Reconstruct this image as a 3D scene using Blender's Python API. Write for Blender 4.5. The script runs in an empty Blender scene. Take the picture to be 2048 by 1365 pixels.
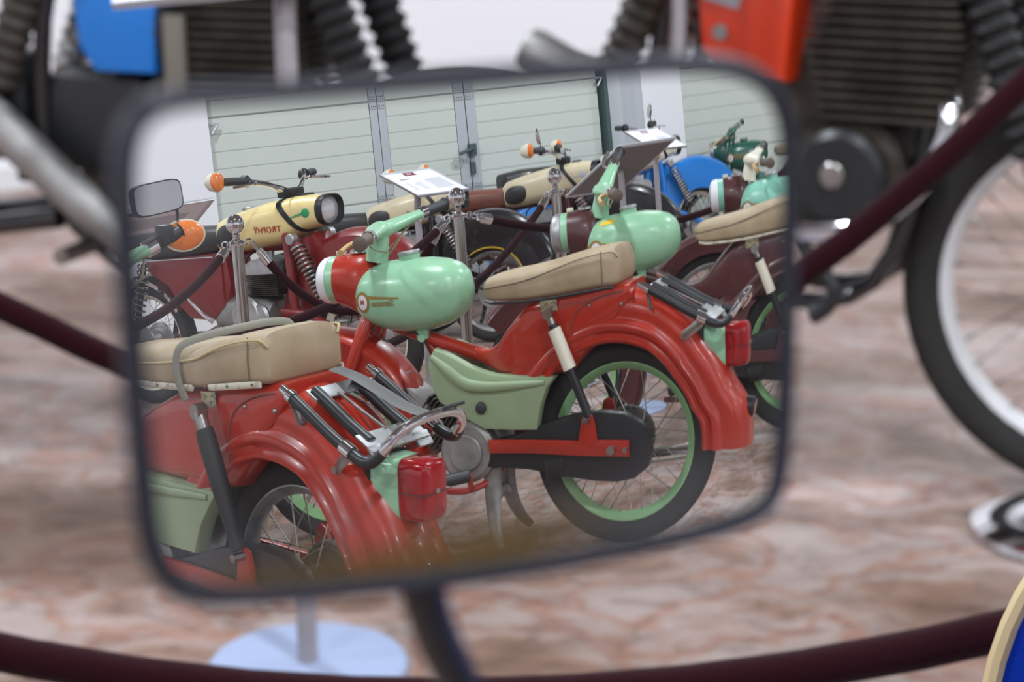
import bpy, bmesh, math, random
from math import sin, cos, pi, radians, sqrt, atan2
from mathutils import Vector as V, Matrix

random.seed(7)
SC = bpy.context.scene
COL = SC.collection

# ---------------------------------------------------------------- camera, world, lights, exposure
CAM_Z, PITCH, ROLL, FPX = 1.12577, radians(15.4422), radians(-0.323), 3888.18
fw = V((0, cos(PITCH), -sin(PITCH))); rt = V((1, 0, 0)); up = rt.cross(fw)
rt2 = cos(ROLL)*rt + sin(ROLL)*up; up2 = -sin(ROLL)*rt + cos(ROLL)*up
cd = bpy.data.cameras.new('camera'); cam = bpy.data.objects.new('camera', cd); COL.objects.link(cam)
cam.matrix_world = Matrix(((rt2.x, up2.x, -fw.x, 0), (rt2.y, up2.y, -fw.y, 0), (rt2.z, up2.z, -fw.z, CAM_Z), (0, 0, 0, 1)))
cd.sensor_width = 36; cd.lens = FPX/2048*36; cd.clip_start = 0.02; cd.clip_end = 60
cd.dof.use_dof = True; cd.dof.focus_distance = 0.915; cd.dof.aperture_fstop = cd.lens/6.5
SC.camera = cam
SC.view_settings.view_transform = 'Standard'; SC.view_settings.look = 'None'
SC.view_settings.gamma = 1; SC.view_settings.use_curve_mapping = False
SC.view_settings.exposure = 0.0
wd = bpy.data.worlds.new('world'); SC.world = wd; wd.use_nodes = True
wd.node_tree.nodes['Background'].inputs[0].default_value = (0.75, 0.8, 0.9, 1)
wd.node_tree.nodes['Background'].inputs[1].default_value = 0.3
SC.cycles.max_bounces = 10; SC.cycles.glossy_bounces = 6; SC.cycles.use_denoising = True
SC.cycles.sample_clamp_indirect = 4.0
# the hall: door wall normal / tangent
WA = radians(-53.0)
NX, NY, TX, TY = cos(WA), sin(WA), -sin(WA), cos(WA)
def hall(n, t, z=0.0): return V((NX*n+TX*t, NY*n+TY*t, z))
CEIL = 3.6
LAMPS = [(n, t) for t in (-2.5, 1.2, 4.9, 8.6) for n in (-3.9, -.6, 2.9, 6.3)]
for n, t in LAMPS:
    ld = bpy.data.lights.new('ceiling_light', 'AREA'); ld.shape = 'RECTANGLE'; ld.size = 0.24; ld.size_y = 0.24
    ld.energy = 80; ld.color = (0.88, 0.94, 1.0)
    lo = bpy.data.objects.new('ceiling_light', ld); COL.objects.link(lo)
    lo.location = hall(n, t, CEIL-0.075); lo.rotation_euler = (0, 0, WA)

# ---------------------------------------------------------------- materials
def mat(name, col=(.5, .5, .5), rough=.5, metal=0., coat=0., spec=None, sheen=0., bump=None, vary=None, trans=0., emit=None, alpha=None):
    m = bpy.data.materials.new(name); m.use_nodes = True
    nt = m.node_tree; b = nt.nodes['Principled BSDF']
    b.inputs['Base Color'].default_value = (*col, 1); b.inputs['Roughness'].default_value = rough
    b.inputs['Metallic'].default_value = metal; b.inputs['Coat Weight'].default_value = coat
    b.inputs['Coat Roughness'].default_value = .04
    if spec is not None: b.inputs['Specular IOR Level'].default_value = spec
    if sheen: b.inputs['Sheen Weight'].default_value = sheen
    if trans: b.inputs['Transmission Weight'].default_value = trans
    if emit: b.inputs['Emission Color'].default_value = (*emit[0], 1); b.inputs['Emission Strength'].default_value = emit[1]
    tc = nt.nodes.new('ShaderNodeTexCoord')
    if vary:   # (scale, second colour, low, high)
        n = nt.nodes.new('ShaderNodeTexNoise'); n.inputs['Scale'].default_value = vary[0]; n.inputs['Detail'].default_value = 6
        r = nt.nodes.new('ShaderNodeValToRGB'); r.color_ramp.elements[0].position = vary[2]; r.color_ramp.elements[1].position = vary[3]
        r.color_ramp.elements[0].color = (*vary[1], 1); r.color_ramp.elements[1].color = (*col, 1)
        nt.links.new(tc.outputs['Object'], n.inputs['Vector']); nt.links.new(n.outputs['Fac'], r.inputs[0]); nt.links.new(r.outputs[0], b.inputs['Base Color'])
    if bump:   # (scale, strength, distance)
        n2 = nt.nodes.new('ShaderNodeTexNoise'); n2.inputs['Scale'].default_value = bump[0]; n2.inputs['Detail'].default_value = 5
        bp = nt.nodes.new('ShaderNodeBump'); bp.inputs['Strength'].default_value = bump[1]; bp.inputs['Distance'].default_value = bump[2]
        nt.links.new(tc.outputs['Object'], n2.inputs['Vector']); nt.links.new(n2.outputs['Fac'], bp.inputs['Height']); nt.links.new(bp.outputs[0], b.inputs['Normal'])
    return m
M = {}
def mk(k, *a, **kw): M[k] = mat(k, *a, **kw)
mk('red_paint', (.43, .024, .008), .3, coat=.6, vary=(5, (.35, .019, .007), .35, .65))
mk('dark_red_paint', (.2, .012, .014), .35, coat=.4)
mk('maroon_paint', (.075, .02, .022), .35, coat=.5)
mk('green_paint', (.29, .55, .35), .28, coat=.5)
mk('teal_paint', (.24, .56, .44), .28, coat=.5)
mk('pale_green_paint', (.31, .41, .25), .45, coat=.15, vary=(6, (.27, .36, .21), .3, .7))
mk('yellow_paint', (.78, .63, .29), .35, coat=.3)
mk('cream_paint', (.62, .53, .36), .35, coat=.3)
mk('ivory_paint', (.72, .68, .56), .4, coat=.2)
mk('black_paint', (.012, .012, .014), .22, coat=.6)
mk('dark_green_paint', (.02, .1, .07), .25, coat=.6)
mk('blue_paint', (.01, .19, .62), .22, coat=.6)
mk('deep_blue_paint', (.005, .05, .5), .25, coat=.5)
mk('orange_red_paint', (.72, .045, .008), .35, coat=.3)
mk('bright_blue_paint', (.01, .2, .68), .35, coat=.2)
mk('white_paint', (.78, .78, .8), .4)
mk('chrome', (.78, .78, .8), .09, 1.)
mk('steel', (.45, .44, .43), .3, 1., vary=(30, (.3, .28, .26), .35, .6))
mk('satin_alu', (.55, .56, .58), .42, .9, vary=(22, (.4, .4, .4), .35, .6))
mk('grey_alu', (.38, .37, .36), .5, .6, vary=(14, (.25, .24, .23), .35, .65))
mk('dark_alu', (.075, .062, .048), .6, .3, vary=(14, (.03, .025, .02), .35, .65))
mk('rubber', (.012, .012, .013), .62, bump=(90, .25, .002))
mk('tread_rubber', (.02, .019, .018), .75, bump=(160, .7, .003))
mk('black_plastic', (.015, .016, .018), .4)
mk('grip_rubber', (.03, .031, .034), .5)
mk('brown_rubber', (.12, .09, .07), .6)
mk('tan_plastic', (.55, .36, .14), .4)
mk('cable', (.28, .25, .15), .5)
mk('beige_vinyl', (.40, .31, .20), .62, bump=(420, .35, .0012), vary=(9, (.29, .21, .12), .3, .6))
mk('beige_piping', (.5, .39, .2), .6)
mk('beige_edge', (.75, .6, .33), .35, coat=.4)
mk('black_vinyl', (.03, .029, .03), .5, bump=(300, .3, .001))
mk('brown_vinyl', (.17, .055, .035), .45)
mk('ivory_strip', (.6, .57, .47), .5, vary=(60, (.3, .24, .15), .3, .5))
mk('dust_belt', (.2, .19, .15), .6)
mk('rubber_belt', (.1, .1, .1), .6)
mk('red_lens', (.3, .002, .005), .15, coat=.7)
mk('dark_red_lens', (.08, .004, .008), .2, coat=1.)
mk('orange_lens', (.75, .2, .04), .2, coat=.8)
mk('glass_lens', (.75, .76, .78), .12, .55, bump=(60, .3, .002))
mk('velvet', (.017, .0008, .003), .95, sheen=.05, spec=.15, bump=(260, .5, .002))
mk('wall_plaster', (.83, .83, .87), .8, bump=(35, .08, .004))
mk('reveal_grey', (.52, .54, .57), .6)
mk('door_panel', (.62, .66, .61), .45, bump=(250, .12, .001))
mk('door_alu', (.5, .53, .57), .42, .25)
mk('door_seal', (.06, .1, .1), .6)
mk('ceiling', (.3, .3, .31), .9)
mk('lamp_housing', (.85, .85, .86), .5)
mk('sheet', (.86, .87, .92), .55)
mk('board_back', (.2, .17, .16), .55)
mk('stand_metal', (.34, .31, .33), .45, .2)
mk('stand_base', (.32, .38, .55), .5)
mk('print_maroon', (.2, .03, .05), .6)
mk('print_grey', (.45, .45, .5), .6)
mk('print_dark', (.1, .1, .12), .6)
mk('decal_gold', (.3, .18, .045), .5)
mk('rim_green', (.26, .48, .23), .35, coat=.3)
mk('brace_grey', (.2, .18, .15), .5)
mk('decal_red', (.35, .03, .02), .5)
mk('decal_white', (.75, .75, .75), .4)
mk('decal_green', (.03, .3, .13), .4)
mk('decal_yellow', (.8, .5, .03), .5)
mk('plate', (.45, .4, .25), .5, .2, vary=(160, (.12, .12, .1), .42, .5))
mk('mirror_rim', (.012, .014, .026), .42, spec=.4)

def floor_material():
    m = bpy.data.materials.new('printed_stone_vinyl'); m.use_nodes = True; nt = m.node_tree; N = nt.nodes; L = nt.links
    b = N['Principled BSDF']; tc = N.new('ShaderNodeTexCoord')
    def noise(scale, detail, dist=0., stretch=None, rot=0.):
        n = N.new('ShaderNodeTexNoise'); n.inputs['Scale'].default_value = scale; n.inputs['Detail'].default_value = detail; n.inputs['Distortion'].default_value = dist
        if stretch:
            mp = N.new('ShaderNodeMapping'); mp.inputs['Scale'].default_value = stretch; mp.inputs['Rotation'].default_value = (0, 0, rot)
            L.new(tc.outputs['Object'], mp.inputs[0]); L.new(mp.outputs[0], n.inputs['Vector'])
        else: L.new(tc.outputs['Object'], n.inputs['Vector'])
        return n
    def ramp(src, st):
        r = N.new('ShaderNodeValToRGB'); e = r.color_ramp.elements
        e[0].position, e[0].color = st[0][0], (*st[0][1], 1); e[1].position, e[1].color = st[-1][0], (*st[-1][1], 1)
        for p, c in st[1:-1]:
            x = e.new(p); x.color = (*c, 1)
        L.new(src, r.inputs[0]); return r
    a = noise(4.2, 9, .25, (1, 1.15, 1), .4)
    r1 = ramp(a.outputs['Fac'], [(.28, (.16, .10, .07)), (.40, (.31, .20, .155)), (.47, (.40, .32, .30)), (.53, (.34, .19, .14)), (.57, (.38, .31, .29)), (.66, (.42, .35, .33)), (.76, (.25, .21, .19))])
    c = noise(.9, 6, .4, (1, 2.5, 1), .5)
    r2 = ramp(c.outputs['Fac'], [(.36, (.45, .36, .28)), (.5, (.8, .76, .73)), (.64, (1.02, .98, .98))])
    mx = N.new('ShaderNodeMix'); mx.data_type = 'RGBA'; mx.blend_type = 'MULTIPLY'; mx.inputs[0].default_value = 1
    L.new(r1.outputs[0], mx.inputs[6]); L.new(r2.outputs[0], mx.inputs[7])
    v = noise(7, 8, .7, (1, 1.8, 1), .3)
    r3 = ramp(v.outputs['Fac'], [(.40, (1, 1, 1)), (.47, (.62, .58, .56)), (.5, (1.05, 1.05, 1.05))])
    mx2 = N.new('ShaderNodeMix'); mx2.data_type = 'RGBA'; mx2.blend_type = 'MULTIPLY'; mx2.inputs[0].default_value = .8
    L.new(mx.outputs[2], mx2.inputs[6]); L.new(r3.outputs[0], mx2.inputs[7]); L.new(mx2.outputs[2], b.inputs['Base Color'])
    b.inputs['Roughness'].default_value = .42; b.inputs['Specular IOR Level'].default_value = .4
    bn = noise(5, 5, .6, (1, 3, 1), .4); bp = N.new('ShaderNodeBump'); bp.inputs['Strength'].default_value = .55; bp.inputs['Distance'].default_value = .03
    L.new(bn.outputs['Fac'], bp.inputs['Height']); L.new(bp.outputs[0], b.inputs['Normal'])
    return m
M['floor'] = floor_material()

# ---------------------------------------------------------------- mesh helpers
class MB:
    """collects shapes, then becomes ONE mesh object"""
    def __init__(s): s.v = []; s.f = []
    def add(s, vs, fs):
        o = len(s.v); s.v += [tuple(p) for p in vs]; s.f += [tuple(i+o for i in f) for f in fs]; return s
    def loft(s, secs, cap=True, close=False):
        n = len(secs[0]); vs = [p for c in secs for p in c]; fs = []
        K = len(secs)
        for i in range(K if close else K-1):
            j = (i+1) % K
            for k in range(n): fs.append((i*n+k, i*n+(k+1) % n, j*n+(k+1) % n, j*n+k))
        if cap and not close: fs.append(tuple(range(n))[::-1]); fs.append(tuple((K-1)*n+k for k in range(n)))
        return s.add(vs, fs)
    def tube(s, path, r, n=10, cap=True, smooth=0, flat=None):
        P = [V(p) for p in path]
        R = list(r) if isinstance(r, (list, tuple)) else [r]*len(P)
        if smooth: P, R = catmull(P, R, smooth)
        T = [(P[min(i+1, len(P)-1)]-P[max(i-1, 0)]).normalized() for i in range(len(P))]
        a = V((0, 0, 1)) if abs(T[0].z) < .9 else V((1, 0, 0))
        u = (a-T[0]*a.dot(T[0])).normalized(); secs = []
        for p, t, rr in zip(P, T, R):
            u = (u-t*u.dot(t)); u = u.normalized() if u.length > 1e-6 else V((1, 0, 0)); w = t.cross(u)
            fu, fwid = flat if flat else (1, 1)
            secs.append([p+u*(rr*fu*cos(2*pi*k/n))+w*(rr*fwid*sin(2*pi*k/n)) for k in range(n)])
        return s.loft(secs, cap)
    def lathe(s, prof, c=(0, 0, 0), ax='y', n=32, a0=0., a1=2*pi, closed_prof=False):
        full = abs(a1-a0-2*pi) < 1e-6; m = n if full else n+1; secs = []
        c = V(c)
        for i in range(m):
            a = a0+(a1-a0)*i/n; sec = []
            for r, h in prof:
                if ax == 'y': p = V((r*cos(a), h, r*sin(a)))
                elif ax == 'z': p = V((r*cos(a), r*sin(a), h))
                else: p = V((h, r*cos(a), r*sin(a)))
                sec.append(c+p)
            secs.append(sec)
        K = len(prof); vs = [p for q in secs for p in q]; fs = []
        for i in range(m if full else m-1):
            j = (i+1) % m
            for k in range(K if closed_prof else K-1):
                l = (k+1) % K; fs.append((i*K+k, i*K+l, j*K+l, j*K+k))
        if not full and closed_prof: fs.append(tuple(range(K))[::-1]); fs.append(tuple((m-1)*K+k for k in range(K)))
        return s.add(vs, fs)
    def bm(s, bm):
        bm.verts.index_update(); s.add([v.co.copy() for v in bm.verts], [[v.index for v in f.verts] for f in bm.faces]); bm.free(); return s
    def box(s, c, size, bev=0., rot=None):
        b = bmesh.new(); bmesh.ops.create_cube(b, size=1.); bmesh.ops.scale(b, vec=size, verts=b.verts)
        if bev: bmesh.ops.bevel(b, geom=list(b.edges), offset=bev, segments=2, affect='EDGES', profile=.6)
        mt = Matrix.Translation(c) @ (rot if rot else Matrix()); bmesh.ops.transform(b, matrix=mt, verts=b.verts); return s.bm(b)
    def extr(s, poly, y0, y1, bev=0., plane='xz'):
        b = bmesh.new()
        q = (lambda p: (p[0], y0, p[1])) if plane == 'xz' else ((lambda p: (p[0], p[1], y0)) if plane == 'xy' else (lambda p: (y0, p[0], p[1])))
        f = b.faces.new([b.verts.new(q(p)) for p in poly])
        g = bmesh.ops.extrude_face_region(b, geom=[f]); vv = [e for e in g['geom'] if isinstance(e, bmesh.types.BMVert)]
        d = V((0, y1-y0, 0)) if plane == 'xz' else (V((0, 0, y1-y0)) if plane == 'xy' else V((y1-y0, 0, 0)))
        bmesh.ops.translate(b, vec=d, verts=vv)
        bmesh.ops.recalc_face_normals(b, faces=b.faces)
        if bev: bmesh.ops.bevel(b, geom=[e for e in b.edges if abs((e.verts[0].co-e.verts[1].co).normalized().dot(d.normalized())) < .5], offset=bev, segments=2, affect='EDGES', profile=.6)
        return s.bm(b)
    def sph(s, c, r, n=16, m=10, rot=None):
        r = r if isinstance(r, (tuple, list)) else (r, r, r); vs = []; fs = []
        for i in range(m+1):
            a = pi*i/m
            for k in range(n): vs.append(V((r[0]*sin(a)*cos(2*pi*k/n), r[1]*sin(a)*sin(2*pi*k/n), r[2]*cos(a))))
        for i in range(m):
            for k in range(n): fs.append((i*n+k, i*n+(k+1) % n, (i+1)*n+(k+1) % n, (i+1)*n+k))
        if rot: vs = [rot @ p for p in vs]
        return s.add([V(c)+p for p in vs], fs)
    def cyl(s, p0, p1, r0, r1=None, n=16, bev=0.):
        r1 = r0 if r1 is None else r1; a, b = V(p0), V(p1); d = (b-a).normalized()
        if bev: return s.tube([a, a+d*.0001, a+d*bev, b-d*bev, b-d*.0001, b], [r0*.01, r0-bev, r0, r1, r1-bev, r1*.01], n)
        return s.tube([a, b], [r0, r1], n)
MESHES = {}
def obj(name, mb, m=None, parent=None, smooth=38, key=None, **props):
    if isinstance(mb, MB):
        me = bpy.data.meshes.new(name); me.from_pydata(mb.v, [], mb.f); me.validate(); 
        b = bmesh.new(); b.from_mesh(me); bmesh.ops.remove_doubles(b, verts=b.verts, dist=1e-6); bmesh.ops.recalc_face_normals(b, faces=b.faces); b.to_mesh(me); b.free()
        if smooth: me.shade_smooth(); me.set_sharp_from_angle(angle=radians(smooth))
        if m: me.materials.append(M[m] if isinstance(m, str) else m)
    else: me = mb
    o = bpy.data.objects.new(name, me); COL.objects.link(o)
    if parent: o.parent = parent
    for k, v in props.items(): o[k] = v
    return o
def tag(o, label, cat, group=None):
    o['label'] = label; o['category'] = cat
    if group: o['group'] = group
    return o
def thing(name, label, cat, loc=(0, 0, 0), rz=0., group=None, scale=1.):
    o = bpy.data.objects.new(name, None); COL.objects.link(o); o.empty_display_size = .1
    o.location = loc; o.rotation_euler = (0, 0, rz); o.scale = (scale,)*3
    return tag(o, label, cat, group)
def struct(name, mb, m, **kw): return obj(name, mb, m, kind='structure', **kw)
def catmull(P, R, k):
    Q, S = [], []
    for i in range(len(P)-1):
        p0, p1, p2, p3 = P[max(i-1, 0)], P[i], P[i+1], P[min(i+2, len(P)-1)]
        for j in range(k):
            t = j/k; Q.append(.5*((2*p1)+(p2-p0)*t+(2*p0-5*p1+4*p2-p3)*t*t+(3*p1-p0-3*p2+p3)*t**3)); S.append(R[i]*(1-t)+R[i+1]*t)
    return Q+[P[-1]], S+[R[-1]]
def sell(c, a, b, n=2.4, K=24, ax='x'):
    """superellipse section across axis x (in y,z) or y"""
    o = []
    for k in range(K):
        t = 2*pi*k/K; ct, st = cos(t), sin(t)
        y = a*abs(ct)**(2/n)*(1 if ct >= 0 else -1); z = b*abs(st)**(2/n)*(1 if st >= 0 else -1)
        o.append(V((c[0], c[1]+y, c[2]+z)) if ax == 'x' else V((c[0]+y, c[1], c[2]+z)))
    return o
def interp(tab, x):
    if x <= tab[0][0]: return tab[0][1:]
    for a, b in zip(tab, tab[1:]):
        if x <= b[0]:
            t = (x-a[0])/(b[0]-a[0]); return tuple(p+(q-p)*t for p, q in zip(a[1:], b[1:]))
    return tab[-1][1:]
_TXT = {}
def text_geo(s, bold=0.):
    k = (s, bold)
    if k not in _TXT:
        cu = bpy.data.curves.new('t', 'FONT'); cu.body = s; cu.size = 1; cu.align_x = 'CENTER'; cu.align_y = 'CENTER'; cu.offset = bold; cu.resolution_u = 2
        o = bpy.data.objects.new('t', cu); COL.objects.link(o); me = bpy.data.meshes.new_from_object(o.evaluated_get(bpy.context.evaluated_depsgraph_get()))
        _TXT[k] = ([v.co.copy() for v in me.vertices], [tuple(p.vertices) for p in me.polygons]); bpy.data.objects.remove(o); bpy.data.curves.remove(cu)
    return _TXT[k]
def axis_rot(d):
    return V((0, 0, 1)).rotation_difference(V(d).normalized()).to_matrix().to_4x4()

# ---------------------------------------------------------------- wheel: tyre > rim, hub, spoke
def wheel(parent, name, c, R, rimR, w, rim_mat, spokes=36, each=False, hubr=.04, hubw=.09, tyre_mat='tread_rubber', knobs=False, rim_w=None, spoke_mat='steel', seg=56, hub_mat='grey_alu'):
    t = MB(); d = R-rimR; hw = w/2
    prof = [(rimR-.006, -hw*.55), (rimR+d*.2, -hw*.85), (rimR+d*.5, -hw), (rimR+d*.78, -hw*.86), (rimR+d*.9, -hw*.66), (rimR+d*.90, -hw*.58), (rimR+d*.97, -hw*.54), (R-.001, -hw*.28), (R-.005, -hw*.25), (R-.005, -hw*.18), (R, -hw*.15),
            (R, hw*.15), (R-.005, hw*.18), (R-.005, hw*.25), (R-.001, hw*.28), (rimR+d*.97, hw*.54), (rimR+d*.90, hw*.58), (rimR+d*.9, hw*.66), (rimR+d*.78, hw*.86), (rimR+d*.5, hw), (rimR+d*.2, hw*.85), (rimR-.006, hw*.55)]
    t.lathe(prof, c, 'y', seg)
    if knobs:
        for i in range(44):
            a = 2*pi*i/44
            for y in (-hw*.5, 0, hw*.5) if i % 2 else (-hw*.28, hw*.28):
                t.box((c[0]+(R+.004)*cos(a), c[1]+y, c[2]+(R+.004)*sin(a)), (.016, .018, .02), 0, Matrix.Rotation(-a, 4, 'Y'))
    ty = obj(name, t, tyre_mat, parent, smooth=50)
    rw = rim_w or w*.62; h = rw/2
    r = MB().lathe([(rimR+.004, -h), (rimR-.004, -h-.001), (rimR-.009, -h+.004), (rimR-.02, -h*.45), (rimR-.024, 0), (rimR-.02, h*.45), (rimR-.009, h-.004), (rimR-.004, h+.001), (rimR+.004, h), (rimR-.002, h*.7), (rimR-.014, 0), (rimR-.002, -h*.7)], c, 'y', seg, closed_prof=True)
    obj('rim', r, rim_mat, ty)
    hb = MB().lathe([(.0, -hubw*.62), (.012, -hubw*.62), (.014, -hubw*.52), (hubr, -hubw*.5), (hubr, -hubw*.42), (hubr*.6, -hubw*.3), (hubr*.6, hubw*.3), (hubr, hubw*.42), (hubr, hubw*.5), (.014, hubw*.52), (.012, hubw*.62), (0, hubw*.62)], c, 'y', 24)
    obj('hub', hb, hub_mat, ty)
    allm = MB()
    for i in range(spokes):
        a = 2*pi*(i+.5)/spokes; side = -1 if i % 2 else 1; tw = (.62 if (i//2) % 2 else -.62)
        p0 = V((c[0]+hubr*.93*cos(a+tw), c[1]+side*hubw*.45, c[2]+hubr*.93*sin(a+tw))); p1 = V((c[0]+(rimR-.022)*cos(a), c[1]+side*.004, c[2]+(rimR-.022)*sin(a)))
        m = MB() if each else allm
        m.tube([p0, p0+(p1-p0)*.9, p0+(p1-p0)*.9+(p1-p0)*.001, p1], [.0012, .0012, .0024, .0024], 5)
        if each: obj('spoke', m, spoke_mat, ty)
    if not each: obj('spokes', allm, spoke_mat, ty, kind='stuff')
    return ty

def fins(mb, c, sx, sy, z0, z1, n, thick=.45, grow=1., bev=.004):
    dz = (z1-z0)/n
    for i in range(n):
        g = 1+(grow-1)*i/(n-1) if n > 1 else 1
        mb.box((c[0], c[1], z0+dz*(i+.5)), (sx*g, sy*g, dz*thick), bev if dz*thick > 2.2*bev else 0)
    mb.box((c[0], c[1], (z0+z1)/2), (sx*.72, sy*.72, z1-z0), .005)
    return mb

def spring(mb, p0, p1, R, r, turns, n=6):
    a, b = V(p0), V(p1); d = b-a; L = d.length; d.normalize(); q = axis_rot(d); N = int(turns*12); pts = []
    for i in range(N+1):
        t = i/N; an = 2*pi*turns*t; pts.append(a+d*(L*t)+q @ V((R*cos(an), R*sin(an), 0)))
    return mb.tube(pts, r, n)

# ---------------------------------------------------------------- moped (x forward from the rear axle, y to its left, z up)
def moped(q, label, pal, detail=True, grips=None, A=False, scale=1.):
    t = thing('moped', label, 'moped', (q[0], q[1], 0), q[2], scale=scale)
    DX = .24 if A else 0.                      # the strapped moped has a longer bench and wheelbase
    SX = lambda x: x if (not A or x < .2) else x+min(1., (x-.2)/.18)*DX
    hz = .275
    body, tank, cover, rimc = pal['body'], pal['tank'], pal['cover'], pal['rim']
    fh = V((.93+DX, 0, .275))
    wheel(t, 'rear_tyre', (-.010, 0, hz), .274, .214, .066, rimc, 36, each=detail, hubr=.075, hubw=.1, hub_mat='dark_alu', spoke_mat='steel')
    wheel(t, 'front_tyre', fh, .275, .220, .062, rimc, 36, each=False, hubr=.055, hubw=.09, hub_mat='grey_alu')
    # rear mudguard: deep ribbed sweep
    def sweep(c, prof, a0, a1, n, mod=None):
        mb = MB(); secs = []
        for i in range(n+1):
            a = a0+(a1-a0)*i/n; k = mod(a) if mod else 1
            secs.append([V((c[0]+(r*k)*cos(a), c[1]+y, c[2]+(r*k)*sin(a))) for r, y in prof])
        return mb.loft(secs, cap=False)
    side = [(.266, .083), (.270, .089), (.275, .089), (.281, .082), (.287, .078), (.292, .083), (.299, .090), (.307, .091), (.316, .086), (.322, .078), (.328, .0755), (.340, .0775), (.350, .077), (.357, .0755), (.367, .071), (.381, .060), (.392, .042), (.398, .02)]
    prof = [(r, -y) for r, y in side]+[(.400, 0)]+[(r, y) for r, y in side[::-1]]
    inner = [(r-.003, y*.965) for r, y in prof[::-1]]
    def mod(a):
        d = math.degrees(a)
        return 1+.038*max(0, 1-abs(d-85)/60) - .065*max(0, min(1, (d-112)/25))*(1 if d < 158 else max(.25, 1-(d-158)/12))
    rf = sweep((0, 0, hz), prof+inner, radians(28), radians(183), 60, mod)
    # close the loop faces between outer & inner are already in the loft ring
    f = obj('rear_mudguard', rf, body, t)
    # body shell
    tab = [(-.06, .083, .655, .695), (.0, .084, .59, .697), (.07, .085, .53, .692), (.125, .086, .478, .688), (.17, .086, .472, .683), (.215, .085, .471, .676), (.25, .083, .471, .660), (.285, .079, .472, .632), (.32, .072, .474, .600), (.35, .062, .480, .565), (.38, .048, .492, .545), (.41, .034, .506, .540), (.435, .022, .515, .545)]
    secs = []
    for x, hw, z0, z1 in tab:
        secs.append(sell((SX(x), 0, (z0+z1)/2), hw, (z1-z0)/2, 5.5, 28))
    obj('body_shell', MB().loft(secs), body, t)
    obj('seam_trim', MB().tube([(.125, -.0872, .53), (.115, -.0873, .60), (.09, -.087, .64), (.03, -.0865, .666), (-.04, -.085, .677)], .0011, 6, smooth=5), 'brown_rubber', t)
    fr = MB().tube([(.42+DX, 0, .522), (.52+DX, 0, .556), (.64+DX, 0, .598), (.74+DX, 0, .640)], [.021, .019, .019, .021], 14, smooth=3)
    fr.cyl((.775+DX, 0, .60), (.735+DX, 0, .74), .027, n=18, bev=.004)
    fr.tube([(.60+DX, 0, .582), (.56+DX, 0, .50), (.53, 0, .42)], .014, 10)
    obj('frame_tube', fr, body, t)
    # seat
    st = [(-.03, .085, .700, .772), (-.02, .098, .692, .790), (.02, .103, .690, .789), (.08, .106, .685, .782), (.14, .107, .680, .771), (.20, .106, .676, .760), (.26, .102, .674, .752), (.31, .095, .674, .748), (.35, .083, .674, .742), (.375, .066, .679, .734), (.392, .040, .690, .722)]
    st = [(SX(x),)+r for x, *r in [(a_[0], *a_[1:]) for a_ in st]] if False else [(SX(a_[0]), a_[1], a_[2], a_[3]) for a_ in st]
    secs = []
    for x, hw, z0, z1 in st:
        zc, h = (z0+z1)/2, (z1-z0)/2; sec = []
        for k in range(32):
            a = 2*pi*k/32; ca, sa = cos(a), sin(a); n = 4.2 if sa > 0 else 7
            y = hw*abs(ca)**(2/n)*(1 if ca >= 0 else -1); z = h*abs(sa)**(2/n)*(1 if sa >= 0 else -1)
            sec.append(V((x, y*(1-.10*max(0, sa)), zc+z)))
        secs.append(sec)
    s = obj('seat', MB().loft(secs), 'beige_vinyl', t, smooth=60)
    for sg in (-1, 1):
        pp = [(x, sg*(hw*.985+.001), z0+(z1-z0)*f) for (x, hw, z0, z1), f in zip(st, (.86, .86, .86, .84, .78, .7, .62, .58, .56, .55, .55))]
        obj('piping', MB().tube(pp, .0028 if A else .0016, 6, smooth=3), 'beige_piping' if A else 'brown_rubber', s)
        obj('seam', MB().tube([(.012, sg*.1035, .696), (.012, sg*.104, .74), (.013, sg*.099, .782)], .0012, 5), 'brown_rubber', s)
    if A:
        for sg in (-1, 1):
            tr = MB().tube([(x, sg*(hw+.003), z0+.004) for x, hw, z0, z1 in st[1:5]], .0055, 6, smooth=3, flat=(1.2, .5))
            obj('seat_trim_strip', tr, 'ivory_strip', t)
            tr = MB().tube([(x, sg*(hw+.003), z0+.004) for x, hw, z0, z1 in st[5:10]], .0055, 6, smooth=3, flat=(1.2, .5))
            obj('seat_trim_strip', tr, 'ivory_strip', t)
        rv = []
        for x in (.0, .075, .15, .24, .33):
            hw, z0, z1 = interp(st, x); obj('rivet', MB().sph((x, -hw-.006, z0+.005), .0028, 8, 6), 'brown_rubber', t)
        obj('seat_strap', MB().tube([(.222, -.112, .655), (.238, -.116, .69), (.245, -.114, .73), (.232, -.104, .762), (.2, -.06, .776), (.165, 0, .783), (.14, .06, .785), (.13, .1, .77), (.13, .112, .70)], .0062, 8, smooth=6, flat=(1.5, .45)), 'dust_belt', t)
    else:
        for sg in (-1, 1):
            obj('seat_trim_strip', MB().tube([(x, sg*(hw+.002), z0-.002) for x, hw, z0, z1 in st[1:10]], .004, 6, smooth=3), 'ivory_strip' if pal.get('strip') else 'black_plastic', t)
    # tank
    tt = [(.445, .004, .706, .004), (.449, .030, .706, .034), (.462, .055, .707, .056), (.485, .075, .706, .075), (.52, .088, .704, .089), (.57, .096, .702, .098), (.63, .099, .701, .1), (.69, .097, .703, .097), (.73, .091, .705, .089), (.765, .080, .707, .077), (.79, .063, .709, .060), (.803, .043, .710, .041), (.809, .012, .711, .012)]
    tt = [(a_[0]+DX,)+a_[1:] for a_ in tt]
    secs = [sell((x, 0, zc), hw, h, 2.25, 36) for x, hw, zc, h in tt]
    tk = obj('fuel_tank', MB().loft(secs), tank, t, smooth=70)
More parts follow.
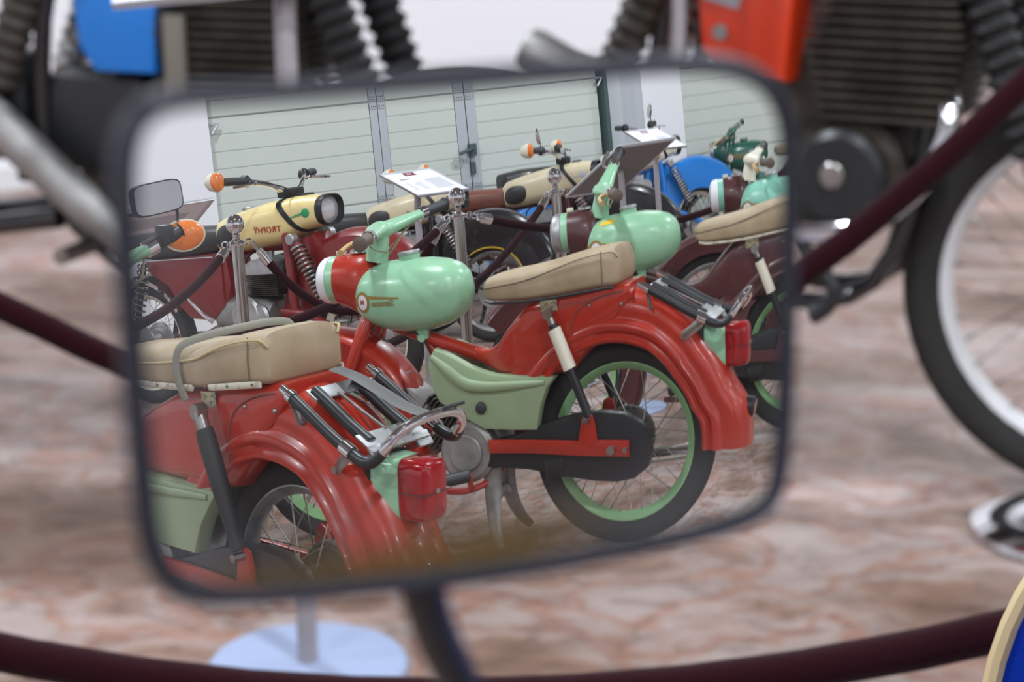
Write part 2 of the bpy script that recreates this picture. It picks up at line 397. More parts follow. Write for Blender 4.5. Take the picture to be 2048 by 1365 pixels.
    def ty(x, z, off=.0012):
        hw, zc, h = interp(tt, x); u = min(.98, abs(z-zc)/h); return -(hw*(1-u**2.25)**(1/2.25)+off)
    obj('tank_flange', MB().lathe([(.052, -.003), (.060, 0), (.052, .003)], (.796+DX, 0, .712), 'x', 28), tank, t)
    obj('filler_neck', MB().cyl((.635+DX, 0, .782), (.637+DX, 0, .812), .031, n=20, bev=.003), tank, t)
    obj('filler_cap', MB().cyl((.637+DX, 0, .811), (.638+DX, 0, .822), .033, n=20, bev=.003), 'satin_alu', t)
    obj('tank_bracket', MB().box((.60+DX, -.02, .595), (.035, .02, .03), .004).cyl((.6+DX, -.035, .585), (.6+DX, -.01, .585), .012, n=12), tank, t)
    # emblem on the right-hand side of the tank
    ex, ez = .757+DX, .697
    def decal(nm, ring, m, fan=True, off=.0012):
        mb = MB(); c = V((sum(p[0] for p in ring)/len(ring), 0, sum(p[1] for p in ring)/len(ring))); c.y = ty(c.x, c.z, off)
        R1 = [V((x, ty(x, z, off), z)) for x, z in ring]; R2 = [V(((x+c.x)/2, ty((x+c.x)/2, (z+c.z)/2, off), (z+c.z)/2)) for x, z in ring]; n = len(ring)
        mb.add(R1+R2+[c], [(i, (i+1) % n, n+(i+1) % n, n+i) for i in range(n)]+[(n+i, n+(i+1) % n, 2*n) for i in range(n)]); return obj(nm, mb, m, tk)
    circ = lambda r, x=ex, z=ez, k=24: [(x+r*cos(2*pi*i/k), z+r*1.12*sin(2*pi*i/k)) for i in range(k)]
    decal('emblem', circ(.0265), 'decal_gold', off=.0012); decal('emblem_disc', circ(.0185), 'decal_white', off=.0018)
    decal('emblem_wing', [(ex+.026, ez+.013), (ex+.034, ez+.013), (ex+.031, ez-.013), (ex+.026, ez-.013)], 'decal_gold', off=.001)
    decal('emblem_bar', [(ex-.024, ez+.018), (ex-.06, ez+.015), (ex-.125, ez+.010), (ex-.125, ez+.006), (ex-.06, ez+.0075), (ex-.024, ez+.009)], 'decal_gold', off=.001)
    for s_, sz, cx, cz, mm in (('M', .019, ex, ez, 'decal_red'), ('Simson', .026, ex-.071, ez-.0035, 'decal_gold')):
        vs, fs = text_geo(s_, .02); mb = MB()
        # read from the right-hand side: text runs towards +x
        mb.add([V((cx+v.x*sz, ty(cx+v.x*sz, cz+v.y*sz, .0023), cz+v.y*sz)) for v in vs], fs); obj('emblem_lettering', mb, mm, tk, smooth=0)
    if pal.get('sticker'):
        mb = MB(); g = [(x, y) for x in (0, 1) for y in (0, 1)]
        def tp(x, a):
            hw, zc, h = interp(tt, x); return V((x, -hw*1.01*cos(a)**(2/2.25), zc+h*1.01*sin(a)**(2/2.25)))
        pts = [tp(.735-.055*i/4+.01*j, radians(58-13*j)) for i in range(5) for j in range(2)]
        mb.add(pts, [(2*i, 2*i+1, 2*i+3, 2*i+2) for i in range(4)]); obj('sticker', mb, 'decal_yellow', tk)
    # headlamp nacelle
    na = [(.735, .020, .715, .050), (.75, .045, .722, .082), (.765, .058, .728, .094), (.79, .066, .738, .090), (.82, .068, .748, .080), (.845, .069, .754, .074), (.862, .069, .757, .072)]
    na = [(a_[0]+DX,)+a_[1:] for a_ in na]; FXL = lambda L: [(a_+DX, b_) for a_, b_ in L]
    obj('lamp_nacelle', MB().loft([sell((x, 0, zc), hw, h, 2.1, 30) for x, hw, zc, h in na]), body, t, smooth=60)
    obj('lamp_shell', MB().loft([sell((x, 0, .757), r, r, 2, 30) for x, r in FXL(((.860, .064), (.862, .067), (.888, .066), (.890, .062)))]), tank, t)
    obj('lamp_ring', MB().loft([sell((x, 0, .757), r, r, 2, 30) for x, r in FXL(((.888, .062), (.889, .068), (.910, .065), (.920, .058), (.922, .054)))]), 'white_paint' if not pal.get('blueish') else 'satin_alu', t)
    obj('lamp_glass', MB().loft([sell((x, 0, .757), r, r, 2, 24) for x, r in FXL(((.921, .054), (.927, .045), (.931, .025), (.932, .003)))]), 'glass_lens', t)
    obj('lamp_switch', MB().box((.852+DX, -.012, .832), (.024, .022, .013), .003), 'ivory_paint', t)
    obj('speedometer', MB().cyl((.80+DX, 0, .826), (.80+DX, 0, .838), .026, n=20, bev=.003), 'chrome', t)
    # fork
    for sg in (-1, 1):
        obj('fork_leg', MB().tube([(a_+DX, b_, c_) for a_, b_, c_ in ((.762, sg*.03, .665), (.775, sg*.052, .62), (.805, sg*.073, .54), (.845, sg*.079, .44), (.885, sg*.079, .35), (.91, sg*.077, .30))], [.02, .021, .019, .018, .017, .014], 12, smooth=4), body, t)
        obj('axle_nut', MB().cyl((.93+DX, sg*.055, .275), (.93+DX, sg*.095, .275), .011, n=8), 'steel', t)
        obj('fork_link', MB().box((.92+DX, sg*.075, .283), (.05, .012, .03), .004), body, t)
    p2 = [(.292, -.066), (.30, -.070), (.312, -.071), (.322, -.064), (.330, -.048), (.335, -.025), (.336, 0), (.335, .025), (.330, .048), (.322, .064), (.312, .071), (.300, .070), (.292, .066)]
    rear_skirt = [(.25, -.068)]+p2+[(.25, .068)]
    inn = [(r-.003, y*.96) for r, y in rear_skirt[::-1]]
    obj('front_mudguard', sweep((.93+DX, 0, .29), rear_skirt+inn, radians(38), radians(205), 48), body, t)
    # handlebar shroud, grips, levers
    gN, gF = grips or ((.646, -.275, .868), (.652, .31, .925))
    gN, gF = V(gN), V(gF); mid = V((.725, (gN.y+gF.y)/2*.4, .885))
    c0 = V((.745+DX, 0, .80))
    hb = MB()
    hb.loft([[V((p.x*1, p.y, p.z)) for p in sell((0, 0, 0), a, b, 2.4, 16)] for a, b in ((.001, .001),)]*2, cap=False) if False else None
    pa = gN+(mid-gN)*.46; pb = gF+(mid-gF)*.42
    hb.tube([pa, pa+(mid-pa)*.35, mid+V((0, -.03, -.002)), mid, mid+V((0, .03, 0)), pb+(mid-pb)*.35, pb], [.016, .019, .027, .031, .028, .02, .017], 14, smooth=4, flat=(.8, 1.25))
    hb.tube([mid, (mid+c0)/2, c0], [.026, .03, .036], 14, smooth=3)
    obj('handlebar_shroud', hb, pal.get('bar', tank), t, smooth=60)
    for nm, g, p in (('N', gN, pa), ('F', gF, pb)):
        d = (g-p).normalized(); 
        obj('grip_collar', MB().cyl(p-d*.004, p+d*.03, .0205, n=14, bev=.003), 'chrome', t)
        obj('hand_grip', MB().tube([p+d*.03, p+d*.032, p+d*.06, g-d*.006, g-d*.003, g], [.012, .017, .0165, .0165, .021, .015], 14), 'grip_rubber' if nm == 'F' else 'brown_rubber', t)
        l0 = p+d*.01+V((.02, 0, -.004)); obj('brake_lever' if nm == 'N' else 'clutch_lever', MB().tube([p+d*.01, l0+V((.01, 0, 0)), l0+d*.05+V((.035, 0, -.006)), l0+d*.12+V((.04, 0, -.012)), l0+d*.13+V((.04, 0, -.013))], [.006, .006, .0065, .0075, .009], 8, smooth=4), 'tan_plastic' if nm == 'N' else 'steel', t)
    obj('cable', MB().tube([pb+V((.01, 0, -.01)), (.70, .10, .87), (.70, .05, .84), (.74, .03, .80), (.77, .03, .82)], .0028, 6, smooth=6), 'cable', t)
    obj('cable', MB().tube([pa+V((.01, 0, -.01)), (.71, -.08, .84), (.70, -.02, .825), (.72, .04, .83), (.69, .12, .88)], .0024, 6, smooth=6), 'cable', t)
    obj('cable', MB().tube([(.78, -.04, .68), (.75, -.05, .62), (.70, -.04, .58), (.62, -.03, .60), (.575, -.02, .53), (.56, -.03, .45)], .0026, 6, smooth=6), 'rubber', t)
    if A:
        obj('handlebar_mirror_stem', MB().tube([(.71, .215, .955), (.715, .225, 1.0), (.715, .225, 1.025)], .004, 8, smooth=4), 'black_plastic', t)
        mm = MB(); ring = []
        for k in range(40):
            a = 2*pi*k/40; n = 5; y = .085*abs(cos(a))**(2/n)*(1 if cos(a) >= 0 else -1); z = .037*abs(sin(a))**(2/n)*(1 if sin(a) >= 0 else -1); ring.append((y, z))
        cc = V((.69, .160, 1.047)); Rm = Matrix.Rotation(radians(4), 3, 'X') @ Matrix.Rotation(radians(-16), 3, 'Z')
        bk = obj('handlebar_mirror', MB().loft([[cc+Rm @ V((dx, y*k, z*k)) for y, z in ring] for dx, k in ((-.003, .985), (-.004, 1.0), (.004, 1.03), (.012, .97), (.018, .8))]), 'mirror_rim', t)
        obj('mirror_glass', MB().add([cc+Rm @ V((-.0042, y*.955, z*.93)) for y, z in ring], [tuple(range(40))]), 'plain_mirror', bk, smooth=0)
        c = V((.712, .236, .953))
        ax = (V((-1, -.25, .05))).normalized(); q = axis_rot(ax)
        def disc(r0s): return [[c+q @ V((r*1.25*cos(2*pi*k/28), r*.85*sin(2*pi*k/28), h)) if False else c+ax*h+V((0.25, -1, 0)).normalized()*(r*1.2*cos(2*pi*k/28))+V((0, 0, 1))*(r*.86*sin(2*pi*k/28)) for k in range(28)] for r, h in r0s]
        sg = obj('turn_signal', MB().loft(disc(((.012, -.05), (.03, -.035), (.042, -.01), (.045, .0), (.0445, .004), (.040, .005)))), 'ivory_paint', t)
        obj('signal_lens', MB().loft(disc(((.040, .003), (.040, .008), (.030, .016), (.014, .020), (.002, .021)))), 'orange_lens', sg)
        obj('signal_stem', MB().tube([(.705, .20, .958), (.706, .23, .957), (.725, .255, .955)], .010, 10), 'ivory_paint', t)
        obj('switch_block', MB().box((.70, .175, .962), (.045, .03, .045), .008), 'black_plastic', t)
    # carrier
    for y in (-.105, -.05, .05, .105):
        out = abs(y) > .08
        p = [(-.118, y, .680), (-.165, y, .654), (-.22, y, .622), (-.27, y, .597)]+([(-.308, y, .580), (-.335, y*.98, .580), (-.352, y*.9, .594)] if out else [])
        obj('carrier_rail', MB().tube(p, .0105 if out else .012, 12, smooth=4), 'black_plastic', t)
        if out:
            obj('rail_end', MB().cyl((-.092, y, .694), (-.122, y, .678), .0085, n=12, bev=.001).cyl((-.112, y, .683), (-.124, y, .677), .0125, n=12), 'chrome', t)
            obj('rail_clamp', MB().cyl((-.260, y, .602), (-.284, y, .591), .0135, n=12), 'chrome', t)
            sgn = 1 if y > 0 else -1
            obj('carrier_bracket', MB().tube([(-.268, y*.97, .586), (-.235, y*.9, .566), (-.212, y*.80, .552)], .012, 8, flat=(1., .3)).cyl((-.21, y*.74, .552), (-.21, y*.86, .552), .007, n=10), 'steel', t)
            obj('carrier_bracket', MB().tube([(-.115, y*.95, .675), (-.12, y*.88, .650), (-.122, y*.82, .628)], .012, 8, flat=(.3, 1.)).cyl((-.122, y*.76, .630), (-.122, y*.88, .630), .006, n=10), 'steel', t)
    obj('carrier_handle', MB().tube([(-.346, -.094, .588), (-.366, -.090, .610), (-.378, -.07, .630), (-.384, -.03, .640), (-.384, .03, .640), (-.378, .07, .630), (-.366, .090, .610), (-.346, .094, .588)], .009, 12, smooth=5), 'chrome', t)
    obj('carrier_plate', MB().box((-.275, 0, .598), (.055, .14, .004), .001, Matrix.Rotation(radians(-28), 4, 'Y')).box((-.295, -.055, .583), (.03, .035, .005), .001, Matrix.Rotation(radians(-50), 4, 'Y')).box((-.295, .055, .583), (.03, .035, .005), .001, Matrix.Rotation(radians(-50), 4, 'Y')), 'satin_alu', t)
    obj('carrier_plate', MB().box((-.125, 0, .674), (.035, .13, .004), .001, Matrix.Rotation(radians(-28), 4, 'Y')), 'satin_alu', t)
    obj('carrier_clip', MB().tube([(-.14, -.012, .672), (-.19, -.008, .645), (-.255, 0, .61)], .0035, 6), 'steel', t)
    if A:
        obj('luggage_strap', MB().tube([(-.085, .03, .705), (-.15, .028, .692), (-.215, .03, .668), (-.27, .035, .645), (-.33, .04, .632), (-.375, .045, .642)], .018, 8, smooth=5, flat=(.16, 1.)), 'rubber_belt', t)
        obj('strap_buckle', MB().tube([(-.36, .025, .642), (-.398, .025, .650), (-.398, .065, .650), (-.36, .065, .642), (-.36, .025, .642)], .003, 6), 'black_plastic', t)
    # tail lamp
    lamp = [(-.235, .050, .514, .052), (-.275, .048, .512, .055), (-.320, .035, .511, .0555)]
    obj('tail_lamp_housing', MB().loft([sell((x, 0, zc), a, b, 5, 28) for x, a, zc, b in lamp]), tank, t)
    obj('lamp_gasket', MB().loft([sell((x, 0, zc-.002), a*1.1, b*1.07, 5, 28) for x, a, zc, b in lamp[:1]]+[sell((-.237, 0, .512), .053, .0585, 5, 28), sell((-.262, 0, .511), .052, .0595, 5, 28)]), 'rubber', t)
    ln = obj('tail_lamp_lens', MB().loft([sell((x, 0, .511), a, b, 5, 28) for x, a, b in ((-.318, .033, .055), (-.320, .034, .056), (-.366, .034, .055), (-.380, .031, .0525), (-.386, .024, .044), (-.387, .006, .01))]), 'red_lens', t)
    obj('lens_divider', MB().box((-.352, 0, .508), (.074, .0685, .0025), .0005), 'dark_red_lens', ln)
    obj('lens_screw', MB().cyl((-.387, 0, .511), (-.390, 0, .511), .005, n=10), 'steel', ln)
    rfz = obj('reflector', MB().cyl((-.36, .0, .352), (-.397, .0, .346), .026, n=20, bev=.003), 'black_plastic', t)
    obj('reflector_lens', MB().cyl((-.397, .0, .346), (-.400, .0, .3455), .021, n=20), 'dark_red_lens', rfz)
    # bolts on the mudguard flank
    for x, z in ((.06, .652), (-.035, .650)):
        obj('bolt', MB().sph((x, -.083, z-.005), .0055, 8, 6), 'steel', t)
    # suspension and swing arm
    for sg in (-1, 1):
        a, b = V((.170, sg*.118, .638)), V((.060, sg*.118, .362)); d = b-a
        if A:
            sh = obj('shock_absorber', MB().tube([a+d*.12, a+d*.125, a+d*.2, a+d*.55, a+d*.95, a+d*.96], [.012, .0175, .0195, .018, .0125, .008], 18), 'rubber', t)
            obj('shock_eye', MB().cyl(a+V((0, -.012, 0)), a+V((0, .012, 0)), .016, n=14).tube([a, a+d*.14], .014, 12), 'steel', sh)
        else:
            sh = obj('shock_absorber', MB().tube([a+d*.1, a+d*.97], [.0135, .0125], 16), 'black_plastic', t)
            obj('shock_sleeve', MB().tube([a+d*.14, a+d*.142, a+d*.52, a+d*.522], [.012, .0185, .0185, .012], 18), 'ivory_paint' if not pal.get('sleeve') else pal['sleeve'], sh)
            obj('shock_eye', MB().cyl(a+V((0, -.012, 0)), a+V((0, .012, 0)), .014, n=14).tube([a, a+d*.15], .010, 12), 'steel', sh)
        arm = MB().extr([(.375, .312), (.24, .308), (.10, .302), (.092, .345), (.087, .366), (.072, .374), (.057, .366), (.05, .345), (.044, .302), (-.05, .298), (-.05, .256), (.09, .262), (.24, .273), (.37, .276)], sg*.092, sg*.104, .003)
        ar = obj('swing_arm', arm, body, t)
        obj('axle_nut', MB().cyl((.0, sg*.10, .278), (.0, sg*.122, .278), .013, n=6).cyl((-.04, sg*.10, .276), (-.04, sg*.112, .276), .008, n=6), 'steel', ar)
        obj('shock_bolt', MB().cyl((.07, sg*.1, .36), (.07, sg*.13, .36), .009, n=8), 'steel', ar)
    cc = MB().extr([(.40, .300), (.30, .318), (.20, .350), (.12, .368), (.04, .374), (-.03, .366), (-.08, .340), (-.108, .300), (-.112, .26), (-.10, .222), (-.06, .194), (-.01, .186), (.06, .190), (.14, .202), (.26, .225), (.40, .235)], -.088, -.050, .008)
    obj('chain_case', cc, 'black_plastic', t)
    obj('chain_gaiter', MB().tube([(.15+.008*i, -.069, .236-.001*i) for i in range(8)], [.034+.003*(i % 2) for i in range(8)], 14, flat=(1, .65)), 'rubber', t)
    obj('brake_plate', MB().cyl((0, .045, .275), (0, .075, .275), .082, n=32, bev=.005), 'dark_alu', t)
    # engine cover
    sc = [(.536, .562), (.553, .54), (.558, .513), (.553, .48), (.545, .445), (.526, .415), (.46, .375), (.389, .338), (.30, .333), (.227, .331), (.222, .36), (.214, .395), (.193, .444), (.166, .472), (.25, .476), (.352, .484), (.40, .498), (.434, .512), (.487, .541)]
    sc = [(SX(x), z) for x, z in sc]
    obj('engine_cover', MB().extr(sc, -.052, -.094, .012), cover, t, smooth=50)
    obj('engine_cover', MB().extr(sc, .052, .094, .012), cover, t, smooth=50)
    rb = MB().tube([(SX(a_), b_, c_) for a_, b_, c_ in ((.545, -.092, .54), (.49, -.098, .50), (.44, -.1, .465), (.38, -.1, .455), (.30, -.099, .455), (.20, -.095, .458))], [.008, .016, .018, .015, .012, .006], 12, smooth=4, flat=(1, .6))
    obj('cover_ridge', rb, cover, t, smooth=70)
    obj('cover_knob', MB().sph((SX(.395), -.098, .398), (.017, .008, .017), 16, 8), 'grip_rubber', t)
    # engine
    obj('crankcase', MB().cyl((.45, -.09, .275), (.45, .09, .275), .085, n=32, bev=.012).cyl((.45, -.098, .275), (.45, -.088, .275), .05, n=24, bev=.003), 'grey_alu', t)
    en = MB(); fins(en, (0, 0, 0), .12, .12, 0, .12, 9, .4)
    R = Matrix.Translation((.52, 0, .31)) @ Matrix.Rotation(radians(52), 4, 'Y'); en.v = [tuple(R @ V(p)) for p in en.v]
    obj('cylinder', en, 'dark_alu', t)
    obj('cylinder_head', MB().box((.63, 0, .41), (.05, .12, .11), .01, Matrix.Rotation(radians(52), 4, 'Y')), 'grey_alu', t)
    obj('spark_plug_cap', MB().cyl((.63, 0, .43), (.665, 0, .47), .009, n=10).box((.668, -.01, .48), (.02, .04, .022), .004), 'satin_alu', t)
    obj('cable', MB().tube([(.668, -.03, .48), (.66, -.055, .47), (.63, -.075, .42), (.60, -.08, .35)], .003, 6, smooth=5), 'rubber', t)
    obj('exhaust', MB().tube([(.56, -.04, .30), (.52, .07, .215), (.40, .105, .2), (.2, .11, .2), (.0, .115, .2), (-.25, .12, .21)], [.012, .014, .016, .022, .024, .020], 12, smooth=4), 'chrome', t)
    # footrests and stand
    obj('footrest_bar', MB().tube([(.37, 0, .215), (.40, -.06, .185), (.45, -.11, .175), (.52, -.14, .185)], .0095, 10, smooth=4).tube([(.43, -.10, .18), (.425, -.125, .20), (.425, -.135, .225)], .009, 8), body, t)
    obj('footrest', MB().cyl((.425, -.125, .222), (.50, -.17, .215), .018, n=14, bev=.003), 'grip_rubber', t)
    obj('footrest', MB().cyl((.40, .12, .20), (.43, .2, .20), .016, n=14, bev=.003), 'grip_rubber', t)
    stn = MB()
    for sg in (-1, 1):
        stn.tube([(.385, sg*.050, .225), (.382, sg*.060, .14), (.362, sg*.09, .06), (.335, sg*.118, .014)], [.026, .022, .017, .012], 10, smooth=4, flat=(1.15, .6))
    stn.tube([(.382, -.06, .125), (.384, 0, .15), (.382, .06, .125)], .018, 10, smooth=3)
    obj('centre_stand', stn, 'grey_alu', t)
    obj('lower_frame', MB().box((.34, 0, .245), (.09, .10, .035), .006).box((.46, 0, .365), (.12, .07, .05), .006), 'black_plastic', t)
    obj('type_plate', MB().box((.178, -.0875, .655), (.05, .002, .030), .0008), 'plate', t)
    # rear side reflex of mudguard: number bracket
    return t

# ---------------------------------------------------------------- motorcycle with the lamp built into its tank (left side faces the mirror)
def tank_bike(q, label, pal, s=1.08, knees=True):
    t = thing('motorcycle', label, 'motorcycle', (q[0], q[1], 0), q[2], scale=s)
    tank, body, fend = pal['tank'], pal['body'], pal['fender']
    R, rr = .285, .225
    wheel(t, 'rear_tyre', (0, 0, R), R, rr, .085, pal.get('rim', 'satin_alu'), 36, hubr=.085, hubw=.13, hub_mat='grey_alu')
    fh = V((1.305, 0, .30)); wheel(t, 'front_tyre', (1.305, 0, .285), R, rr, .08, pal.get('rim', 'satin_alu'), 36, hubr=.085, hubw=.13, hub_mat='satin_alu')
    def guard(c, R0, hw, depth, a0, a1, m, nm, trim=None):
        pr = [(R0-depth, -hw), (R0-depth*.5, -hw*1.02), (R0-.03, -hw*.93), (R0-.008, -hw*.6), (R0, 0), (R0-.008, hw*.6), (R0-.03, hw*.93), (R0-depth*.5, hw*1.02), (R0-depth, hw)]
        pr += [(r-.003, y*.96) for r, y in pr[::-1]]
        secs = [[V((c[0]+r*cos(a), y, c[2]+r*sin(a))) for r, y in pr] for a in [a0+(a1-a0)*i/40 for i in range(41)]]
        g = obj(nm, MB().loft(secs, cap=False), m, t)
        if trim:
            for sg in (-1, 1): obj('mudguard_trim', MB().tube([(c[0]+(R0-depth)*cos(a), sg*hw*1.01, c[2]+(R0-depth)*sin(a)) for a in [a0+(a1-a0)*i/30 for i in range(31)]], .003, 6), trim, g)
        return g
    guard((0, 0, .285), .335 if not pal.get('chrome_rear') else .32, .07, .10 if not pal.get('chrome_rear') else .035, radians(30), radians(185), 'chrome' if pal.get('chrome_rear') else fend, 'rear_mudguard')
    guard((1.305, 0, .31), .435, .075, .21, radians(20), radians(150), fend, 'front_mudguard', pal.get('pinstripe'))
    obj('mudguard_skirt', MB().extr([(1.10, .40), (.995, .40), (.975, .50), (.99, .62), (1.03, .72), (1.10, .74), (1.16, .66), (1.12, .55)], -.06, .06, .02), fend, t)
    # seat
    obj('seat', MB().loft([sell((x, 0, (z0+z1)/2), hw, (z1-z0)/2, 3.4, 24) for x, hw, z0, z1 in ((-.22, .05, .72, .76), (-.2, .10, .69, .80), (-.05, .12, .675, .815), (.2, .125, .67, .81), (.45, .12, .675, .80), (.58, .10, .685, .795), (.62, .06, .70, .78))]), pal['seat'], t, smooth=60)
    obj('seat_trim_strip', MB().tube([(x, .122, .672) for x in (-.18, 0, .3, .56)], .004, 6), 'chrome', t)
    # tank flowing into the lamp housing
    tt = [(.535, .03, .735, .03), (.545, .07, .742, .055), (.58, .105, .752, .075), (.65, .128, .762, .082), (.75, .137, .775, .088), (.87, .137, .790, .092), (.95, .127, .797, .092), (1.01, .106, .813, .080), (1.06, .090, .822, .071), (1.12, .081, .825, .063), (1.133, .078, .826, .061)]
    tk = obj('fuel_tank', MB().loft([sell((x, 0, zc), hw, h, 2.9, 36) for x, hw, zc, h in tt]), tank, t, smooth=60)
    def ty(x, z, off=.002):
        hw, zc, h = interp(tt, x); u = min(.97, abs(z-zc)/h); return hw*(1-u**2.9)**(1/2.9)+off
    def patch(nm, ring, m, off):
        mb = MB(); n = len(ring); cx = sum(p[0] for p in ring)/n; cz = sum(p[1] for p in ring)/n; lv = []
        for k in (1, .7, .35): lv += [V((cx+(x-cx)*k, ty(cx+(x-cx)*k, cz+(z-cz)*k, off if k < 1 else off*.2), cz+(z-cz)*k)) for x, z in ring]
        mb.add(lv+[V((cx, ty(cx, cz, off), cz))], [(l*n+i, l*n+(i+1) % n, (l+1)*n+(i+1) % n, (l+1)*n+i) for l in range(2) for i in range(n)]+[(2*n+i, 2*n+(i+1) % n, 3*n) for i in range(n)]); return obj(nm, mb, m, tk, smooth=60)
    patch('knee_pad', [(.655+.072*abs(cos(a))**.8*(1 if cos(a) > 0 else -1)+.012*sin(a), .752+.052*abs(sin(a))**.8*(1 if sin(a) > 0 else -1)) for a in [2*pi*i/24 for i in range(24)]], 'black_vinyl', .012)
    # black band where the housing meets the steering head
    bsec = []
    for dx, k in ((-.013, 1.0), (-.012, 1.035), (.012, 1.035), (.013, 1.0)):
        ring_ = []
        for j in range(36):
            x = 1.0
            for _ in range(5):
                hw, zc, h = interp(tt, x); pnt = sell((x, 0, zc), hw*k, h*k, 2.9, 36)[j]; x = .952+dx+max(0, .875-pnt.z)*.75
            ring_.append(V((x, pnt.y, pnt.z)))
        bsec.append(ring_)
    obj('housing_band', MB().loft(bsec, cap=False), 'black_plastic', tk)
    def letters(s_, cx, cz, sz, m, off=.0035, parent=tk):
        vs, fs = text_geo(s_, .01); mb = MB()
        mb.add([V((cx-v.x*sz, ty(cx-v.x*sz, cz+v.y*sz, off), cz+v.y*sz)) for v in vs], fs); return obj('tank_lettering', mb, m, parent, smooth=0)
    if pal.get('text'):
        letters('TROPHY', .903, .768, .036, pal['text'])
        bar = [(.835, .786), (1.02, .786), (1.02, .784), (.835, .784)]
        obj('tank_lettering', MB().add([V((x, ty(x, z, .003), z)) for x, z in bar], [(0, 1, 2, 3)]), pal['text'], tk, smooth=0)
    # winged wheel mark on the lamp housing
    wg = [(1.085+.02*cos(2*pi*i/18), .822+.02*sin(2*pi*i/18)) for i in range(18)]
    patch('housing_mark', wg, pal.get('mark', 'decal_green'), .003)
    obj('housing_mark', MB().add([V((x, ty(x, z, .003), z)) for x, z in ((1.068, .825), (1.068, .815), (1.01, .806), (1.012, .810))], [(0, 1, 2, 3)]), pal.get('mark', 'decal_green'), tk, smooth=0)
    obj('lamp_hood', MB().loft([sell((x, 0, .826), a, b, 2.6, 32) for x, a, b in ((1.130, .079, .0615), (1.150, .083, .065), (1.168, .082, .064), (1.169, .077, .059), (1.155, .074, .056), (1.142, .072, .054))], cap=False), 'black_plastic', t, smooth=60)
    obj('lamp_glass', MB().loft([sell((x, 0, .826), a, b, 2.3, 32) for x, a, b in ((1.141, .074, .056), (1.148, .06, .045), (1.155, .03, .024), (1.156, .003, .003))]), 'glass_lens', t, smooth=60)
    obj('filler_cap', MB().cyl((.70, 0, .842), (.70, 0, .868), .034, n=18, bev=.005), 'grey_alu', t)
    obj('speedometer', MB().box((1.03, 0, .892), (.05, .06, .02), .006), 'black_plastic', t)
    # handlebar
    cl = V((.94, 0, .90))
    bar = MB().tube([(.84, .30, .985), (.86, .22, .98), (.92, .12, .955), (.945, .05, .92), (.945, -.05, .92), (.92, -.12, .955), (.86, -.22, .98), (.84, -.30, .985)], .0115, 10, smooth=5)
    obj('handlebar', bar, 'chrome', t)
    obj('handlebar_clamp', MB().box((.945, 0, .91), (.07, .11, .04), .01).cyl((.945, 0, .86), (.945, 0, .92), .03, n=16), 'black_plastic', t)
    for sg in (-1, 1):
        obj('hand_grip', MB().tube([(.84, sg*.305, .985), (.843, sg*.29, .984), (.860, sg*.215, .98), (.862, sg*.206, .979)], [.015, .017, .017, .026], 12), 'grip_rubber', t)
        obj('switch_block', MB().sph((.866, sg*.19, .977), (.022, .022, .026), 12, 8), 'black_plastic', t)
        obj('hand_lever', MB().tube([(.88, sg*.17, .97), (.92, sg*.19, .965), (.92, sg*.27, .96), (.91, sg*.33, .958)], .006, 8, smooth=4), 'chrome', t)
        if (sg < 0 and pal.get('one_signal')) or pal.get('no_signal'): continue
        sgn = obj('turn_signal', MB().lathe([(.001, -.055), (.022, -.05), (.036, -.03), (.042, 0), (.038, .0)], (.83, sg*.335, .988), 'x', 20), 'ivory_paint', t)
        obj('signal_lens', MB().lathe([(.038, .0), (.037, .012), (.025, .020), (.001, .022)], (.83, sg*.335, .988), 'x', 20), 'orange_lens', sgn)
    obj('mirror_stem', MB().tube([(.86, .20, .985), (.865, .205, 1.02), (.86, .21, 1.04)], .004, 8, smooth=3), 'chrome', t) if pal.get('mirror') else None
    if pal.get('mirror'):
        obj('bar_mirror', MB().sph((.855, .215, 1.06), (.012, .030, .048), 18, 10, Matrix.Rotation(radians(-25), 3, 'X')), 'chrome', t)
    obj('cable', MB().tube([(.86, .2, .975), (.95, .16, .96), (.99, .06, .92), (.97, .0, .84)], .003, 6, smooth=5), 'rubber', t)
    # frame, side box
    obj('side_box', MB().extr([(.10, .672), (.585, .690), (.585, .45), (.50, .39), (.37, .40), (.30, .46), (.24, .55), (.12, .61)], -.10, .10, .022), body, t)
    obj('air_box', MB().extr([(.50, .68), (.60, .685), (.62, .55), (.585, .44), (.50, .43)], -.085, .085, .02), body, t)
    fr = MB().tube([(.93, 0, .72), (.905, 0, .60), (.90, 0, .46), (.85, 0, .37), (.78, 0, .34)], .033, 14, smooth=4, flat=(1, .8))
    fr.tube([(.95, 0, .70), (.75, 0, .70), (.5, 0, .68)], .03, 12); fr.cyl((.985, 0, .62), (.945, 0, .84), .03, n=16, bev=.005)
    obj('frame_tube', fr, body, t)
    for sg in (-1, 1):
        obj('fork_tube', MB().tube([(.965, sg*.085, .77), (.985, sg*.095, .62), (.99, sg*.10, .50), (1.0, sg*.10, .42)], [.022, .022, .02, .018], 12, smooth=3), body, t)
        obj('fork_rocker', MB().tube([(.93, sg*.108, .425), (1.10, sg*.115, .40), (1.305, sg*.115, .30)], .0155, 12, smooth=3), body, t)
        sp = obj('front_shock', MB().cyl((1.045, sg*.125, .71), (1.20, sg*.125, .43), .017, n=12), 'dark_alu', t)
        obj('shock_spring', spring(MB(), (1.055, sg*.125, .69), (1.185, sg*.125, .46), .030, .0055, 13), 'steel', sp)
        obj('shock_cover', MB().cyl((1.05, sg*.125, .70), (1.11, sg*.125, .595), .024, .022, n=14), body, sp)
        obj('shock_eye', MB().cyl((1.035, sg*.11, .722), (1.035, sg*.15, .722), .024, n=18, bev=.004), 'satin_alu', sp)
        rs = obj('rear_shock', MB().cyl((.135, sg*.13, .66), (.03, sg*.13, .30), .014, n=12), 'dark_alu', t)
